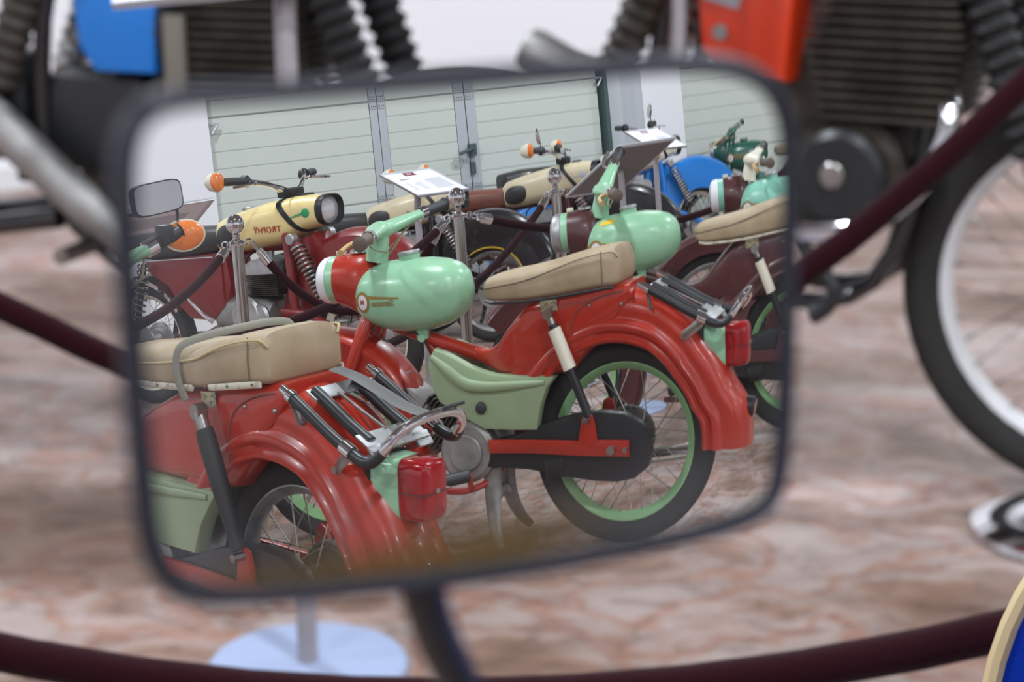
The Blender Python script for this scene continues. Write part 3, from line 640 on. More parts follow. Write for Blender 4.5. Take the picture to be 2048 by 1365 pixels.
        obj('shock_spring', spring(MB(), (.132, sg*.13, .65), (.055, sg*.13, .385), .027, .0045, 10), 'chrome', rs)
        obj('swing_arm', MB().tube([(.46, sg*.09, .30), (.2, sg*.105, .30), (0, sg*.11, .285)], .018, 10), body, t)
        obj('axle_nut', MB().cyl((1.305, sg*.09, .285), (1.305, sg*.14, .285), .018, n=8), 'steel', t)
    # engine
    obj('crankcase', MB().loft([sell((x, 0, z), a, b, 3, 28) for x, z, a, b in ((.49, .40, .05, .03), (.51, .41, .085, .06), (.58, .415, .095, .075), (.70, .41, .105, .09), (.80, .40, .105, .085), (.84, .40, .09, .06))]), 'grey_alu', t)
    obj('clutch_cover', MB().cyl((.72, .09, .41), (.72, .122, .41), .085, n=32, bev=.012).cyl((.79, .09, .40), (.79, .118, .40), .06, n=24, bev=.01), 'satin_alu', t)
    en = MB(); 
    for i in range(11): en.box((.80, 0, .492+.0085*i), (.185, .175, .0032))
    en.box((.80, 0, .53), (.13, .12, .10), .02)
    obj('cylinder', en, 'dark_alu', t)
    hd = MB(); 
    for i in range(13): hd.extr([(.71, .582), (.895, .582), (.90, .605), (.885, .632), (.84, .645), (.76, .645), (.715, .625)], -.088+.0145*i, -.083+.0145*i)
    hd.box((.80, 0, .60), (.15, .15, .035), .01)
    obj('cylinder_head', hd, 'satin_alu', t)
    obj('spark_plug_cap', MB().cyl((.80, 0, .64), (.80, 0, .675), .014, n=12).cyl((.80, 0, .67), (.77, .01, .68), .009, n=8), 'satin_alu', t)
    obj('cable', MB().tube([(.77, .01, .68), (.73, .03, .675), (.70, .05, .65), (.69, .05, .62)], .0035, 6, smooth=4), 'rubber', t)
    obj('carburettor', MB().cyl((.65, 0, .53), (.71, 0, .53), .03, n=16, bev=.004).cyl((.67, 0, .48), (.67, 0, .57), .026, n=14, bev=.004), 'grey_alu', t)
    obj('kick_lever', MB().tube([(.53, .12, .39), (.50, .14, .42), (.44, .15, .475), (.41, .155, .51)], [.012, .010, .008, .007], 8, smooth=4, flat=(1, .6)), 'chrome', t)
    obj('gear_lever', MB().tube([(.56, .12, .37), (.50, .135, .345), (.46, .14, .34)], [.009, .008, .014], 8), 'chrome', t)
    obj('exhaust', MB().tube([(.90, -.03, .52), (.98, -.07, .44), (.93, -.13, .28), (.7, -.15, .22), (.3, -.155, .21), (-.2, -.16, .23)], [.02, .021, .022, .032, .036, .022], 14, smooth=4), 'chrome', t)
    obj('footrest', MB().cyl((.50, .09, .28), (.50, .22, .28), .018, n=12, bev=.003), 'grip_rubber', t)
    obj('centre_stand', MB().tube([(.42, .07, .27), (.40, .12, .12), (.37, .14, .012)], .012, 8).tube([(.42, -.07, .27), (.40, -.12, .12), (.37, -.14, .012)], .012, 8).tube([(.41, -.1, .18), (.41, .1, .18)], .010, 8), 'black_plastic', t)
    obj('tail_lamp', MB().box((-.30, 0, .56), (.05, .09, .07), .012), 'red_lens', t)
    return t

# ---------------------------------------------------------------- classic road bike used for the far blue and green machines
def road_bike(q, label, pal, s=1., R=.31, high_rear=.0, nacelle=False, cat='motorcycle'):
    t = thing('motorcycle', label, cat, (q[0], q[1], 0), q[2], scale=s)
    rr = R-.055; fx = 1.28
    wheel(t, 'rear_tyre', (0, 0, R), R, rr, .085, pal['rim'], 36, hubr=.08, hubw=.13)
    wheel(t, 'front_tyre', (fx, 0, R), R, rr, .08, pal['rim'], 36, hubr=.08, hubw=.12)
    def guard(c, R0, hw, dep, a0, a1, m, nm):
        pr = [(R0-dep, -hw), (R0-.02, -hw*.95), (R0-.005, -hw*.55), (R0, 0), (R0-.005, hw*.55), (R0-.02, hw*.95), (R0-dep, hw)]
        pr += [(r-.003, y*.96) for r, y in pr[::-1]]
        return obj(nm, MB().loft([[V((c[0]+r*cos(a), y, c[2]+r*sin(a))) for r, y in pr] for a in [radians(a0+(a1-a0)*i/36) for i in range(37)]], cap=False), m, t)
    guard((0, 0, R+high_rear), R+.06, .085, .055, 25, 168, pal['fender'], 'rear_mudguard')
    fg = guard((fx, 0, R+.02), R+.05, .075, .05, 20, pal.get('guard_end', 160), pal['fender'], 'front_mudguard')
    if pal.get('bead'):
        a = radians(pal['guard_end']); R0 = R+.05
        obj('mudguard_bead', MB().tube([(fx+r*cos(a), y, R+.02+r*sin(a)) for r, y in ((R0-.05, -.075), (R0-.02, -.0735), (R0-.005, -.043), (R0, 0), (R0-.005, .043), (R0-.02, .0735), (R0-.05, .075))], .0042, 8, smooth=4), pal['bead'], fg)
    sd = pal.get('seat_drop', 0.)
    obj('seat', MB().loft([sell((x, 0, z-sd), hw, h, 3.2, 24) for x, hw, z, h in ((-.12, .06, .79, .03), (-.1, .11, .79, .05), (.2, .125, .785, .052), (.45, .11, .785, .045), (.55, .07, .79, .03))]), pal['seat'], t, smooth=60)
    obj('fuel_tank', MB().loft([sell((x, 0, z), hw, h, 2.5, 28) for x, hw, z, h in ((.52, .03, .78, .04), (.55, .09, .785, .07), (.65, .125, .79, .095), (.8, .135, .80, .10), (.95, .11, .81, .09), (1.0, .06, .82, .06))]), pal['tank'], t, smooth=60)
    if pal.get('shield'):
        xs = fx-.30; ol = []
        for k in range(33):
            a = pi*k/32; ol.append((.148*abs(cos(a))**.75*(1 if cos(a) > 0 else -1), .70+.17*abs(sin(a))**.6))
        ol += [(-.148, .34), (.148, .34)]
        sh = obj('leg_shield', MB().extr(ol, xs, xs+.006, 0, plane='yz'), pal['body'], t)
        obj('shield_edging', MB().tube([(xs+.001, y, z) for y, z in ol[:33]]+[(xs+.001, -.148, .34)], .0042, 8), pal['shield'], sh)
    obj('side_box', MB().extr([(.08, .74-sd), (.50, .74-sd), (.56, .52), (.42, .40), (.25, .42), (.12, .55)], -.10, .10, .03), pal['body'], t)
    fr = MB().tube([(.98, 0, .75), (.92, 0, .45), (.8, 0, .30), (.5, 0, .28), (.42, 0, .5)], .022, 12, smooth=3); fr.cyl((1.02, 0, .66), (.96, 0, .86), .03, n=16); obj('frame_tube', fr, pal['body'], t)
    for sg in (-1, 1):
        obj('fork_tube', MB().tube([(.985, sg*.085, .86), (1.12, sg*.09, .58), (fx-.01, sg*.09, R)], [.022, .026, .02], 12), pal.get('fork', 'satin_alu'), t)
        rs = obj('rear_shock', MB().cyl((.11, sg*.125, .74), (.0, sg*.125, R+.02), .014, n=12), 'dark_alu', t)
        obj('shock_sleeve', MB().cyl((.10, sg*.125, .72), (.04, sg*.125, .46), .026, n=16, bev=.003), 'chrome', rs)
        obj('swing_arm', MB().tube([(.45, sg*.09, .34), (0, sg*.11, R)], .017, 10), pal['body'], t)
        g0, g1, bm, bc = pal.get('bar_pts', ((.80, .25, .985), (.74, .36, .99), (.9, .12, .96), (.95, .04, .92)))
        F = lambda p: V((p[0], sg*p[1], p[2]))
        obj('hand_grip', MB().cyl(F(g0), F(g1), .017, n=12, bev=.003), 'grip_rubber', t)
        obj('hand_lever', MB().tube([F(g0)+V((.04, -sg*.04, -.005)), F(g0)+V((.06, sg*.02, 0)), F(g1)+V((.07, sg*.01, .0))], .006, 8, smooth=3), 'chrome', t)
    obj('handlebar', MB().tube([g0, bm, bc, (bc[0], -bc[1], bc[2]), (bm[0], -bm[1], bm[2]), (g0[0], -g0[1], g0[2])], .0115 if not nacelle else .02, 10, smooth=4), 'chrome' if not nacelle else pal['tank'], t)
    if nacelle:
        obj('bar_nacelle', MB().loft([sell((x, 0, z), hw, h, 2.3, 24) for x, hw, z, h in ((.84, .06, .93, .03), (.9, .12, .925, .05), (.98, .12, .90, .08), (1.06, .10, .88, .09), (1.12, .09, .87, .085))]), pal['tank'], t, smooth=60)
    obj('head_lamp', MB().loft([sell((x, 0, .86), r, r, 2, 24) for x, r in ((1.02, .03), (1.05, .07), (1.12, .085), (1.16, .086))]), pal['lamp'], t, smooth=60)
    obj('lamp_ring', MB().loft([sell((x, 0, .86), r, r, 2, 24) for x, r in ((1.155, .08), (1.157, .09), (1.17, .088), (1.175, .078))]), 'chrome', t)
    obj('lamp_glass', MB().loft([sell((x, 0, .86), r, r, 2, 24) for x, r in ((1.17, .08), (1.185, .055), (1.19, .01))]), 'glass_lens', t)
    obj('crankcase', MB().loft([sell((x, 0, z), a, b, 3, 24) for x, z, a, b in ((.5, .36, .07, .05), (.56, .37, .11, .09), (.75, .37, .12, .1), (.86, .36, .1, .07))]), 'grey_alu', t)
    obj('cylinder', fins(MB(), (.78, 0), .19, .19, .45, .62, 10), 'dark_alu', t)
    obj('exhaust', MB().tube([(.88, -.05, .52), (1.0, -.09, .42), (.9, -.13, .27), (.5, -.15, .24), (-.3, -.16, .27)], [.02, .021, .022, .034, .03], 12, smooth=4), 'chrome', t)
    obj('centre_stand', MB().tube([(.42, .07, .3), (.38, .14, .012)], .012, 8).tube([(.42, -.07, .3), (.38, -.14, .012)], .012, 8).tube([(.41, -.1, .2), (.41, .1, .2)], .010, 8), 'black_plastic', t)
    obj('tail_lamp', MB().box((-.33, 0, .62), (.05, .07, .06), .012), 'red_lens', t)
    return t

# ---------------------------------------------------------------- cross-country bike seen directly, out of focus
def cross_bike(q, label, pal, low_pipe=False):
    t = thing('motorcycle', label, 'motorcycle', (q[0], q[1], 0), q[2])
    R = .345; fx = 1.38
    wheel(t, 'rear_tyre', (0, 0, .29), .286, .215, .10, 'satin_alu', 36, hubr=.06, hubw=.14, knobs=True)
    wheel(t, 'front_tyre', (fx, 0, R), R, .285, .085, 'white_paint', 36, hubr=.075, hubw=.12, hub_mat='black_plastic', rim_w=.045)
    for sg in (-1, 1):
        fk = obj('fork_tube', MB().tube([(1.12, sg*.095, .95), (1.24, sg*.095, .62), (fx-.01, sg*.095, R)], [.019, .02, .026], 12), 'satin_alu', t)
        g = MB(); a, b = V((1.14, sg*.095, .90)), V((1.26, sg*.095, .58)); n = 24
        g.tube([a+(b-a)*i/n for i in range(n+1)], [.030+(.012 if i % 2 else 0)-.004*i/n for i in range(n+1)], 14); obj('fork_gaiter', g, 'rubber', fk)
        rs = obj('rear_shock', MB().cyl((.60, sg*.12, .84), (.40, sg*.12, .42), .016, n=12), 'dark_alu', t)
        sp = MB(); a, b = V((.61, sg*.12, .85)), V((.52, sg*.12, .64)); n = 16
        sp.tube([a+(b-a)*i/n for i in range(n+1)], [.030+(.008 if i % 2 else 0) for i in range(n+1)], 14); obj('shock_fins', sp, 'dark_alu' if sg < 0 else 'steel', rs)
        obj('swing_arm', MB().tube([(.62, sg*.10, .40), (.3, sg*.11, .35), (0, sg*.11, .29)], .02, 10), 'black_paint', t)
        obj('frame_tube', MB().tube([(1.06, sg*.05, .90), (.90, sg*.10, .92), (.66, sg*.10, .88), (.60, sg*.10, .62), (.62, sg*.09, .42), (.80, sg*.08, .30), (1.0, sg*.07, .34), (1.08, sg*.05, .62), (1.08, sg*.04, .86)], .016, 10, smooth=4), 'black_paint', t)
        obj('axle_nut', MB().cyl((fx, sg*.10, R), (fx, sg*.14, R), .02, n=8), 'chrome', t)
        obj('footrest', MB().cyl((.70, sg*.12, .36), (.70, sg*.23, .36), .016, n=8), 'steel', t)
    pn = obj('side_panel', MB().extr([(.685, .87), (.865, .87), (.85, .675), (.73, .675), (.70, .72)], -.13, .13, .012), pal['panel'], t)
    if pal.get('digits'):
        obj('panel_stripe', MB().box((.735, -.132, .825), (.075, .004, .045), .001, Matrix.Rotation(radians(15), 4, 'Y')), 'print_grey', pn)
        obj('panel_bolt', MB().cyl((.735, -.129, .755), (.735, -.137, .755), .014, n=14), 'steel', pn)
    obj('brake_plate', MB().cyl((fx, -.062, R), (fx, -.085, R), .085, n=24, bev=.008), 'black_plastic', t)
    obj('seat', MB().loft([sell((x, 0, z), hw, h, 3, 20) for x, hw, z, h in ((-.1, .06, .90, .03), (-.05, .10, .90, .045), (.3, .11, .90, .05), (.6, .10, .90, .045), (.68, .05, .92, .03))]), 'black_vinyl', t, smooth=60)
    obj('fuel_tank', MB().loft([sell((x, 0, z), hw, h, 2.6, 24) for x, hw, z, h in ((.66, .04, .93, .04), (.70, .10, .95, .07), (.85, .14, .97, .09), (1.0, .12, .98, .08), (1.07, .06, .99, .05))]), pal['panel'], t, smooth=60)
    for nm, c, a0, a1, R0 in (('rear_mudguard', (0, 0, R+.12), 78, 150, R+.10),):
        pr = [(R0-.02, -.07), (R0, -.04), (R0+.004, 0), (R0, .04), (R0-.02, .07), (R0-.024, .068), (R0-.004, .04), (R0, 0), (R0-.004, -.04), (R0-.024, -.068)]
        obj(nm, MB().loft([[V((c[0]+r*cos(a), y, c[2]+r*sin(a))) for r, y in pr] for a in [radians(a0+(a1-a0)*i/24) for i in range(25)]], cap=False), pal['panel'], t)
    # big square finned engine
    ex = .985+pal.get('edx', .0)
    en = MB()
    for i in range(13): en.box((ex, 0, .625+.0175*i), (.27-.008*abs(i-7), .26, .007), .002)
    en.box((ex, 0, .73), (.15, .16, .22), .02)
    obj('cylinder', en, 'dark_alu', t)
    obj('cylinder_head', MB().box((ex, 0, .86), (.18, .18, .05), .015).cyl((ex, 0, .88), (ex, 0, .92), .02, n=12), 'grey_alu', t)
    obj('crankcase', MB().cyl((.95, -.11, .52), (.95, .11, .52), .105, n=32, bev=.015).box((.78, 0, .49), (.26, .17, .17), .03).box((.85, 0, .63), (.10, .12, .14), .02), 'dark_alu', t)
    obj('ignition_cover', MB().cyl((.95, -.11, .525), (.95, -.145, .525), .08, n=32, bev=.012), 'black_plastic', t)
    obj('cover_cap', MB().cyl((.945, -.145, .53), (.945, -.155, .53), .022, n=18, bev=.003), 'steel', t)
    obj('carburettor', MB().cyl((.80, -.02, .70), (.88, -.02, .70), .04, n=16, bev=.006).box((.76, 0, .70), (.06, .13, .16), .012), 'dark_alu', t)
    if not low_pipe:
        ph = obj('exhaust_header', MB().tube([(1.10, -.05, .67), (1.125, -.11, .655), (1.125, -.13, .60), (1.08, -.14, .51), (.99, -.145, .445), (.86, -.145, .43), (.76, -.14, .45), (.68, -.13, .52), (.64, -.13, .56)], [.018, .018, .018, .018, .018, .02, .02, .022, .028], 14, smooth=4), 'chrome', t)
        obj('silencer', MB().tube([(.66, -.14, .52), (.60, -.14, .62), (.49, -.14, .655), (.385, -.14, .705), (.38, -.14, .707)], [.03, .042, .043, .042, .032], 16, smooth=3), 'grey_alu', t)
    else:
        ph = obj('exhaust_header', MB().tube([(1.09, -.05, .66), (1.14, -.11, .64), (1.12, -.13, .55), (1.0, -.14, .42), (.86, -.15, .36)], .024, 12, smooth=4), 'chrome', t)
        obj('silencer', MB().tube([(.85, -.15, .355), (.74, -.155, .42), (.60, -.155, .53), (.44, -.155, .66), (.30, -.155, .74)], [.026, .036, .038, .036, .03], 16, smooth=3), 'grey_alu', t)
        obj('engine_brace', MB().box((.895, -.13, .70), (.04, .02, .16), .006), 'brace_grey', t)
        obj('air_box', MB().box((.70, 0, .575), (.22, .20, .18), .03), 'black_plastic', t)
        obj('tool_box', MB().box((.52, -.06, .60), (.10, .10, .20), .02), 'black_plastic', t)
    obj('handlebar', MB().tube([(.92, .36, 1.12), (1.0, .2, 1.13), (1.07, .06, 1.05), (1.07, -.06, 1.05), (1.0, -.2, 1.13), (.92, -.36, 1.12)], .012, 10, smooth=4), 'steel', t)
    for sg in (-1, 1): obj('hand_grip', MB().cyl((.95, sg*.28, 1.125), (.915, sg*.38, 1.12), .018, n=12, bev=.003), 'grip_rubber', t)
    obj('steering_head', MB().cyl((1.06, 0, 1.02), (1.13, 0, .82), .032, n=16).box((1.09, 0, .97), (.09, .24, .03), .008, Matrix.Rotation(radians(20), 4, 'Y')).box((1.14, 0, .84), (.09, .24, .03), .008, Matrix.Rotation(radians(20), 4, 'Y')), 'black_paint', t)
    obj('brake_pedal', MB().tube([(.86, -.12, .44), (.90, -.14, .40), (.955, -.15, .345), (.95, -.15, .31), (.92, -.15, .29)], [.012, .013, .013, .013, .018], 10, smooth=3), 'black_plastic', t)
    obj('side_stand', MB().tube([(.70, .12, .34), (.68, .20, .18), (.66, .27, .012)], [.012, .012, .016], 10), 'black_plastic', t)
    return t

# ---------------------------------------------------------------- museum furniture
def stanchion(x, y, label, top=.945, group='chrome rope stanchions'):
    t = thing('stanchion', label, 'stanchion', (x, y, 0))
    obj('base', MB().lathe([(.001, .0), (.16, .0), (.165, .006), (.163, .014), (.14, .028), (.10, .042), (.05, .055), (.026, .062), (.001, .062)], ax='z', n=40), 'chrome', t)
    po = MB(); K = 28; ring = lambda z: [V(((.0215+(.0012 if k % 2 else 0))*cos(2*pi*k/K), (.0215+(.0012 if k % 2 else 0))*sin(2*pi*k/K), z)) for k in range(K)]
    obj('post', po.loft([ring(.055), ring(top-.115)]), 'steel' if False else 'satin_chrome', t)
    obj('collar', MB().lathe([(.001, -.006), (.036, -.006), (.040, 0), (.036, .006), (.02, .012), (.012, .022), (.016, .034), (.001, .036)], (0, 0, top-.112), 'z', 28), 'chrome', t)
    obj('ball', MB().sph((0, 0, top-.04), (.035, .035, .037), 28, 18), 'chrome', t)
    for k in range(4):
        a = radians(45+90*k); d = V((cos(a), sin(a), 0)); c = d*.046+V((0, 0, top-.112))
        obj('rope_ring', MB().tube([c+d*(.012*cos(u))+V((0, 0, .012*sin(u))) for u in [2*pi*i/14 for i in range(15)]], .0032, 6), 'chrome', t)
    return t
def rope(p0, p1, sag, label, path=None, hooks=(True, True), group=None, r=.0165):
    a, b = V(p0), V(p1); n = 26; pts = []
    for i in range(n+1):
        u = i/n; p = a.lerp(b, u); p.z -= sag*4*u*(1-u); pts.append(p)
    if path: pts = catmull([V(p) for p in path], [1]*len(path), 3)[0]; n = len(pts)-1
    t = thing('rope', label, 'rope', (a.x, a.y, 0), group=group); L = lambda p: V(p)-V((a.x, a.y, 0))
    mid_ = [p for p in pts if (p-pts[0]).length > .11 and (p-pts[-1]).length > .11]
    e0 = pts[0]+(pts[2]-pts[0]).normalized()*.09; e1 = pts[-1]+(pts[-3]-pts[-1]).normalized()*.09
    obj('velvet_cover', MB().tube([L(p) for p in [e0]+mid_+[e1]], r, 14), 'velvet', t, smooth=60)
    for h, e, d in ((hooks[0], pts[0], pts[2]-pts[0]), (hooks[1], pts[-1], pts[-3]-pts[-1])):
        if h:
            d = d.normalized(); ln = .10
            obj('end_cap', MB().tube([L(e+d*.035), L(e+d*.037), L(e+d*.055), L(e+d*.057), L(e+d*(ln)), L(e+d*(ln+.002))], [.008, .014, .015, .0195, .0195, .016], 16), 'chrome', t)
            obj('snap_hook', MB().tube([L(e+d*.036), L(e+d*.02+V((0, 0, .008))), L(e+V((0, 0, .006))), L(e-d*.006), L(e+V((0, 0, -.008))), L(e+d*.02+V((0, 0, -.008))), L(e+d*.036)], .0035, 6, smooth=3), 'chrome', t)
    return t
def info_stand(base, corners, label, post_top=None, flip=False, dark=True, base_r=.15, post_r=.014):
    """corners: far-left, far-right, near-right, near-left of the sheet (text upright from the near edge)"""
    C = [V(c) for c in corners]; ctr = sum(C, V())/4; bx, by = base
    t = thing('info_stand', label, 'sign', (bx, by, 0)); O = V((bx, by, 0))
    X = (C[1]-C[0]+C[2]-C[3])/2; Y = (C[0]-C[3]+C[1]-C[2])/2; N = X.cross(Y).normalized()
    obj('base', MB().lathe([(.001, 0), (base_r, 0), (base_r, .006), (base_r-.004, .010), (.02, .012), (.001, .012)], ax='z', n=40), 'stand_base', t)
    tp = ctr-N*.02-O
    obj('post', MB().tube([(0, 0, .01), (0, 0, tp.z-.10), (tp.x*.2, tp.y*.2, tp.z-.03), tp], post_r, 12), 'stand_metal', t)
    P = lambda u, v, h=0.: ctr+X*(u-.5)+Y*(v-.5)+N*h-O
    def quad(mb, u0, v0, u1, v1, h, th=.0006):
        mb.loft([[P(u0, v0, h-th), P(u1, v0, h-th), P(u1, v1, h-th), P(u0, v1, h-th)], [P(u0, v0, h), P(u1, v0, h), P(u1, v1, h), P(u0, v1, h)]]); return mb
    bd = obj('board', quad(MB(), 0, 0, 1, 1, 0, .007), 'board_back', t, smooth=0)
    fr = MB()
    for u0, v0, u1, v1 in ((0, 0, 1, .03), (0, .97, 1, 1), (0, .03, .022, .97), (.978, .03, 1, .97)): quad(fr, u0, v0, u1, v1, .0035, .011)
    obj('frame_strip', fr, 'stand_rim', bd, smooth=0)
    obj('sheet', quad(MB(), .02, .025, .98, .975, .0012, .001), 'sheet', bd, smooth=0)
    obj('logo_block', quad(MB(), .40, .80, .62, .93, .002), 'print_maroon', bd, smooth=0)
    lg = quad(MB(), .47, .85, .56, .875, .0026); obj('logo_mark', lg, 'sheet', bd, smooth=0)
    tx = MB(); rnd = random.Random(3)
    for i in range(13): quad(tx, .10, .60-.034*i, .10+.32+.05*rnd.random(), .60-.034*i+.010, .002)
    for i in range(8): quad(tx, .56, .50-.04*i, .56+.12+.06*rnd.random(), .50-.04*i+.010, .002); quad(tx, .78, .50-.04*i, .80+.09*rnd.random(), .50-.04*i+.010, .002)
    quad(tx, .07, .95, .93, .955, .002)
    obj('print', tx, 'print_grey', bd, smooth=0, kind='stuff')
    ti = MB()
    for i in range(7): quad(ti, .66+.026*i, .66, .66+.026*i+.018, .69, .0022)
    obj('heading_print', ti, 'print_dark', bd, smooth=0)
    return t
M['satin_chrome'] = mat('satin_chrome', (.5, .48, .46), .22, 1.)
M['stand_rim'] = mat('stand_rim', (.6, .6, .65), .4, .2)
M['plain_mirror'] = mat('plain_mirror', (.8, .82, .84), .02, 1.)

# ---------------------------------------------------------------- the hall
N0, N1, T0, T1 = -5.6, 8.6, -5.5, 13.5
KW = (N1+.2576)/(7.8+.2576)
def ts(t): return .1816+(t-.1816)*KW
def zs(z): return 1.0408+(z-1.0408)*KW
def hquad(mb, pts): return mb.add([hall(*p) for p in pts], [tuple(range(len(pts)))])
struct('floor', hquad(MB(), [(N0, T0, 0), (N1+.3, T0, 0), (N1+.3, T1, 0), (N0, T1, 0)]), 'floor', smooth=0)
struct('ceiling', hquad(MB(), [(N0, T0, CEIL), (N0, T1, CEIL), (N1+.3, T1, CEIL), (N1+.3, T0, CEIL)]), 'ceiling', smooth=0)
def hbox(mb, n0, n1, t0, t1, z0, z1):
    return mb.loft([[hall(n0, t0, z), hall(n1, t0, z), hall(n1, t1, z), hall(n0, t1, z)] for z in (z0, z1)])
struct('wall_front', hbox(MB(), N0-.15, N0, T0, T1, 0, CEIL), 'wall_plaster', smooth=0)
struct('wall_left', hbox(MB(), N0, N1+.3, T0-.15, T0, 0, CEIL), 'wall_plaster', smooth=0)
struct('wall_right', hbox(MB(), N0, N1+.3, T1, T1+.15, 0, CEIL), 'wall_plaster', smooth=0)
# wall with the two sectional doors: piers proud of the doors
D1 = (ts(2.043), ts(4.965)); D2 = (ts(5.665), ts(8.65)); DH = zs(2.72)
wb = MB(); 
hbox(wb, N1-.12, N1+.3, T0, D1[0], 0, CEIL); hbox(wb, N1-.12, N1+.3, D1[0], D2[1], DH, CEIL); hbox(wb, N1-.12, N1+.3, D2[1], T1, 0, CEIL); hbox(wb, N1-.12, N1+.3, ts(5.272), ts(5.642), 0, DH)
struct('wall_back', wb, 'wall_plaster', smooth=0)
struct('trim_1', hbox(MB(), N1-.01, N1+.1, ts(4.995), ts(5.272), 0, DH), 'reveal_grey', smooth=0)
struct('trim_2', hbox(MB(), N1-.07, N1+.05, ts(4.963), ts(4.996), 0, DH), 'door_seal', smooth=0)
struct('trim_3', hbox(MB(), N1-.03, N1+.05, ts(5.642), ts(5.668), 0, DH), 'reveal_grey', smooth=0)
for nm, (a, b) in (('baseboard_back', (T0, D1[0])), ('baseboard_front', (T0, T1))):
    if nm == 'baseboard_back': struct(nm, hbox(MB(), N1-.135, N1-.12, a, b, 0, .07), 'white_paint', smooth=0)
    else: struct(nm, hbox(MB(), N0, N0+.015, a, b, 0, .07), 'white_paint', smooth=0)
SEC0, SECH = zs(.197), .6235*KW
def door(name, cols, mulls):
    root = bpy.data.objects.new(name, None); COL.objects.link(root); root['kind'] = 'structure'
    for a, b in cols:
        for k in range(-1, 4):
            z0 = SEC0+SECH*k+.004; z1 = z0+SECH-.008
            if z0 < 0: z0 = .01
            if z0 > DH: continue
            mb = MB(); prof = [(z0, .006)]; prof.append((z0+.006, 0))
            for j in range(1, 6):
                z = SEC0+SECH*k+SECH*j/6
                if z0+.02 < z < z1-.02: prof += [(z-.006, 0), (z-.001, .007), (z+.001, .007), (z+.006, 0)]
            prof += [(z1-.006, 0), (z1, .006)]
            ring = lambda t: [hall(N1+d, t, z) for z, d in prof]+[hall(N1+.04, t, z1), hall(N1+.04, t, z0)]
            mb.loft([ring(a), ring(b)]); obj('panel', mb, 'door_panel', root, smooth=30)
    for a, b in mulls:
        for k in range(-1, 4):
            z0 = max(.01, SEC0+SECH*k+.004); z1 = SEC0+SECH*(k+1)-.004
            if z0 > DH: continue
            obj('stile', hbox(MB(), N1-.006, N1+.03, a, b, z0, z1), 'door_alu', root, smooth=0)
            for zz in (z0+.03, z1-.03):
                if zz > .06:
                    h = MB(); hbox(h, N1-.014, N1-.006, a+.004, b-.004, zz-.016, zz+.016); obj('hinge_plate', h, 'door_alu', root, smooth=0)
                    for dt in (.25, .5, .75): obj('rivet', MB().sph(hall(N1-.0145, a+(b-a)*dt, zz), .0045, 6, 4), 'print_dark', root)
    return root
TT = lambda L: [(ts(a), ts(b)) for a, b in L]
d1 = door('door_1', TT([(2.053, 3.142), (3.262, 3.765), (3.925, 4.935)]), TT([(3.145, 3.198), (3.204, 3.258), (3.768, 3.842), (3.850, 3.922)]))
d2 = door('door_2', TT([(5.67, 7.6), (7.8, 8.65)]), TT([(7.61, 7.69), (7.70, 7.79)]))
obj('door_gap', hbox(MB(), N1-.004, N1+.02, ts(3.842), ts(3.850), .01, DH), 'door_seal', d1, smooth=0)
hd = MB(); hbox(hd, N1-.05, N1-.006, ts(3.835), ts(3.885), zs(1.03), zs(1.11)); obj('lock_case', hd, 'door_seal', d1, smooth=0)
obj('handle', MB().tube([hall(N1-.05, ts(3.86), zs(1.075)), hall(N1-.075, ts(3.84), zs(1.075)), hall(N1-.075, ts(3.745), zs(1.055))], .012, 10), 'door_seal', d1)
obj('pull_ring', MB().tube([hall(N1-.02, ts(3.75)+.05*cos(a), 1.0+.03*sin(a)) for a in [2*pi*i/16 for i in range(17)]], .004, 6), 'door_alu', d1)
cy = MB(); hbox(cy, N1-.03, N1-.006, ts(3.84), ts(3.875), zs(.915), zs(.995)); obj('lock_cylinder', cy, 'door_seal', d1, smooth=0)
for (t_, z_) in ((ts(2.055), zs(1.40)), (ts(4.90), zs(1.44))):
    obj('track_bracket', MB().tube([hall(N1-.05, t_, z_), hall(N1-.05, t_+.07, z_+.005), hall(N1-.05, t_+.02, z_-.06)], .012, 8), 'door_alu', d1)
for i, (n, t_) in enumerate(LAMPS):
    lf = thing('ceiling_lamp', 'square white flush lamp under the ceiling', 'lamp', hall(n, t_, CEIL-.07), WA, group='square lamps on the ceiling')
    obj('housing', MB().box((0, 0, .042), (.36, .36, .055), .006), 'lamp_housing', lf)

# ---------------------------------------------------------------- the mopeds and motorcycles seen in the mirror
R_ = radians
RED = dict(body='red_paint', tank='green_paint', cover='pale_green_paint', rim='rim_green')
moped((1.8556, -1.1181, R_(-73.99)), 'red and green moped with a wide strap over its beige seat, nearest in the mirror', dict(RED, rim='satin_alu'), grips=((.60, -.24, .90), (.708, .225, .965)), A=True)
moped((3.0752, -.9220, R_(-95.09)), 'red and green moped with green wheel rims and white shock sleeves, centre of the mirror', RED)
moped((4.2867, -.6728, R_(-106.31)), 'maroon and green moped with a yellow sticker on its tank', dict(body='maroon_paint', tank='green_paint', cover='maroon_paint', rim='rim_green', sticker=True, blueish=True, strip=True), grips=((.646, -.265, .872), (.67, .20, 1.0)))
moped((5.4653, -.4202, R_(-106.8)), 'maroon moped with turquoise tank at the right edge of the mirror', dict(body='maroon_paint', tank='teal_paint', cover='maroon_paint', rim='satin_alu', bar='ivory_paint'), detail=False)
tank_bike((4.949, -4.349, R_(93.6)), 'dark red motorcycle with yellow tank and black seat in front of the garage door', dict(tank='yellow_paint', body='dark_red_paint', fender='dark_red_paint', seat='black_vinyl', text='decal_red', chrome_rear=True, rim='ivory_paint', one_signal=True), 1.0786)
tank_bike((6.304, -4.449, R_(76.88)), 'black motorcycle with cream tank and yellow pinstripe on its mudguard', dict(tank='cream_paint', body='black_paint', fender='black_paint', seat='black_vinyl', text='print_dark', mark='print_dark', pinstripe='decal_yellow'), .9964)
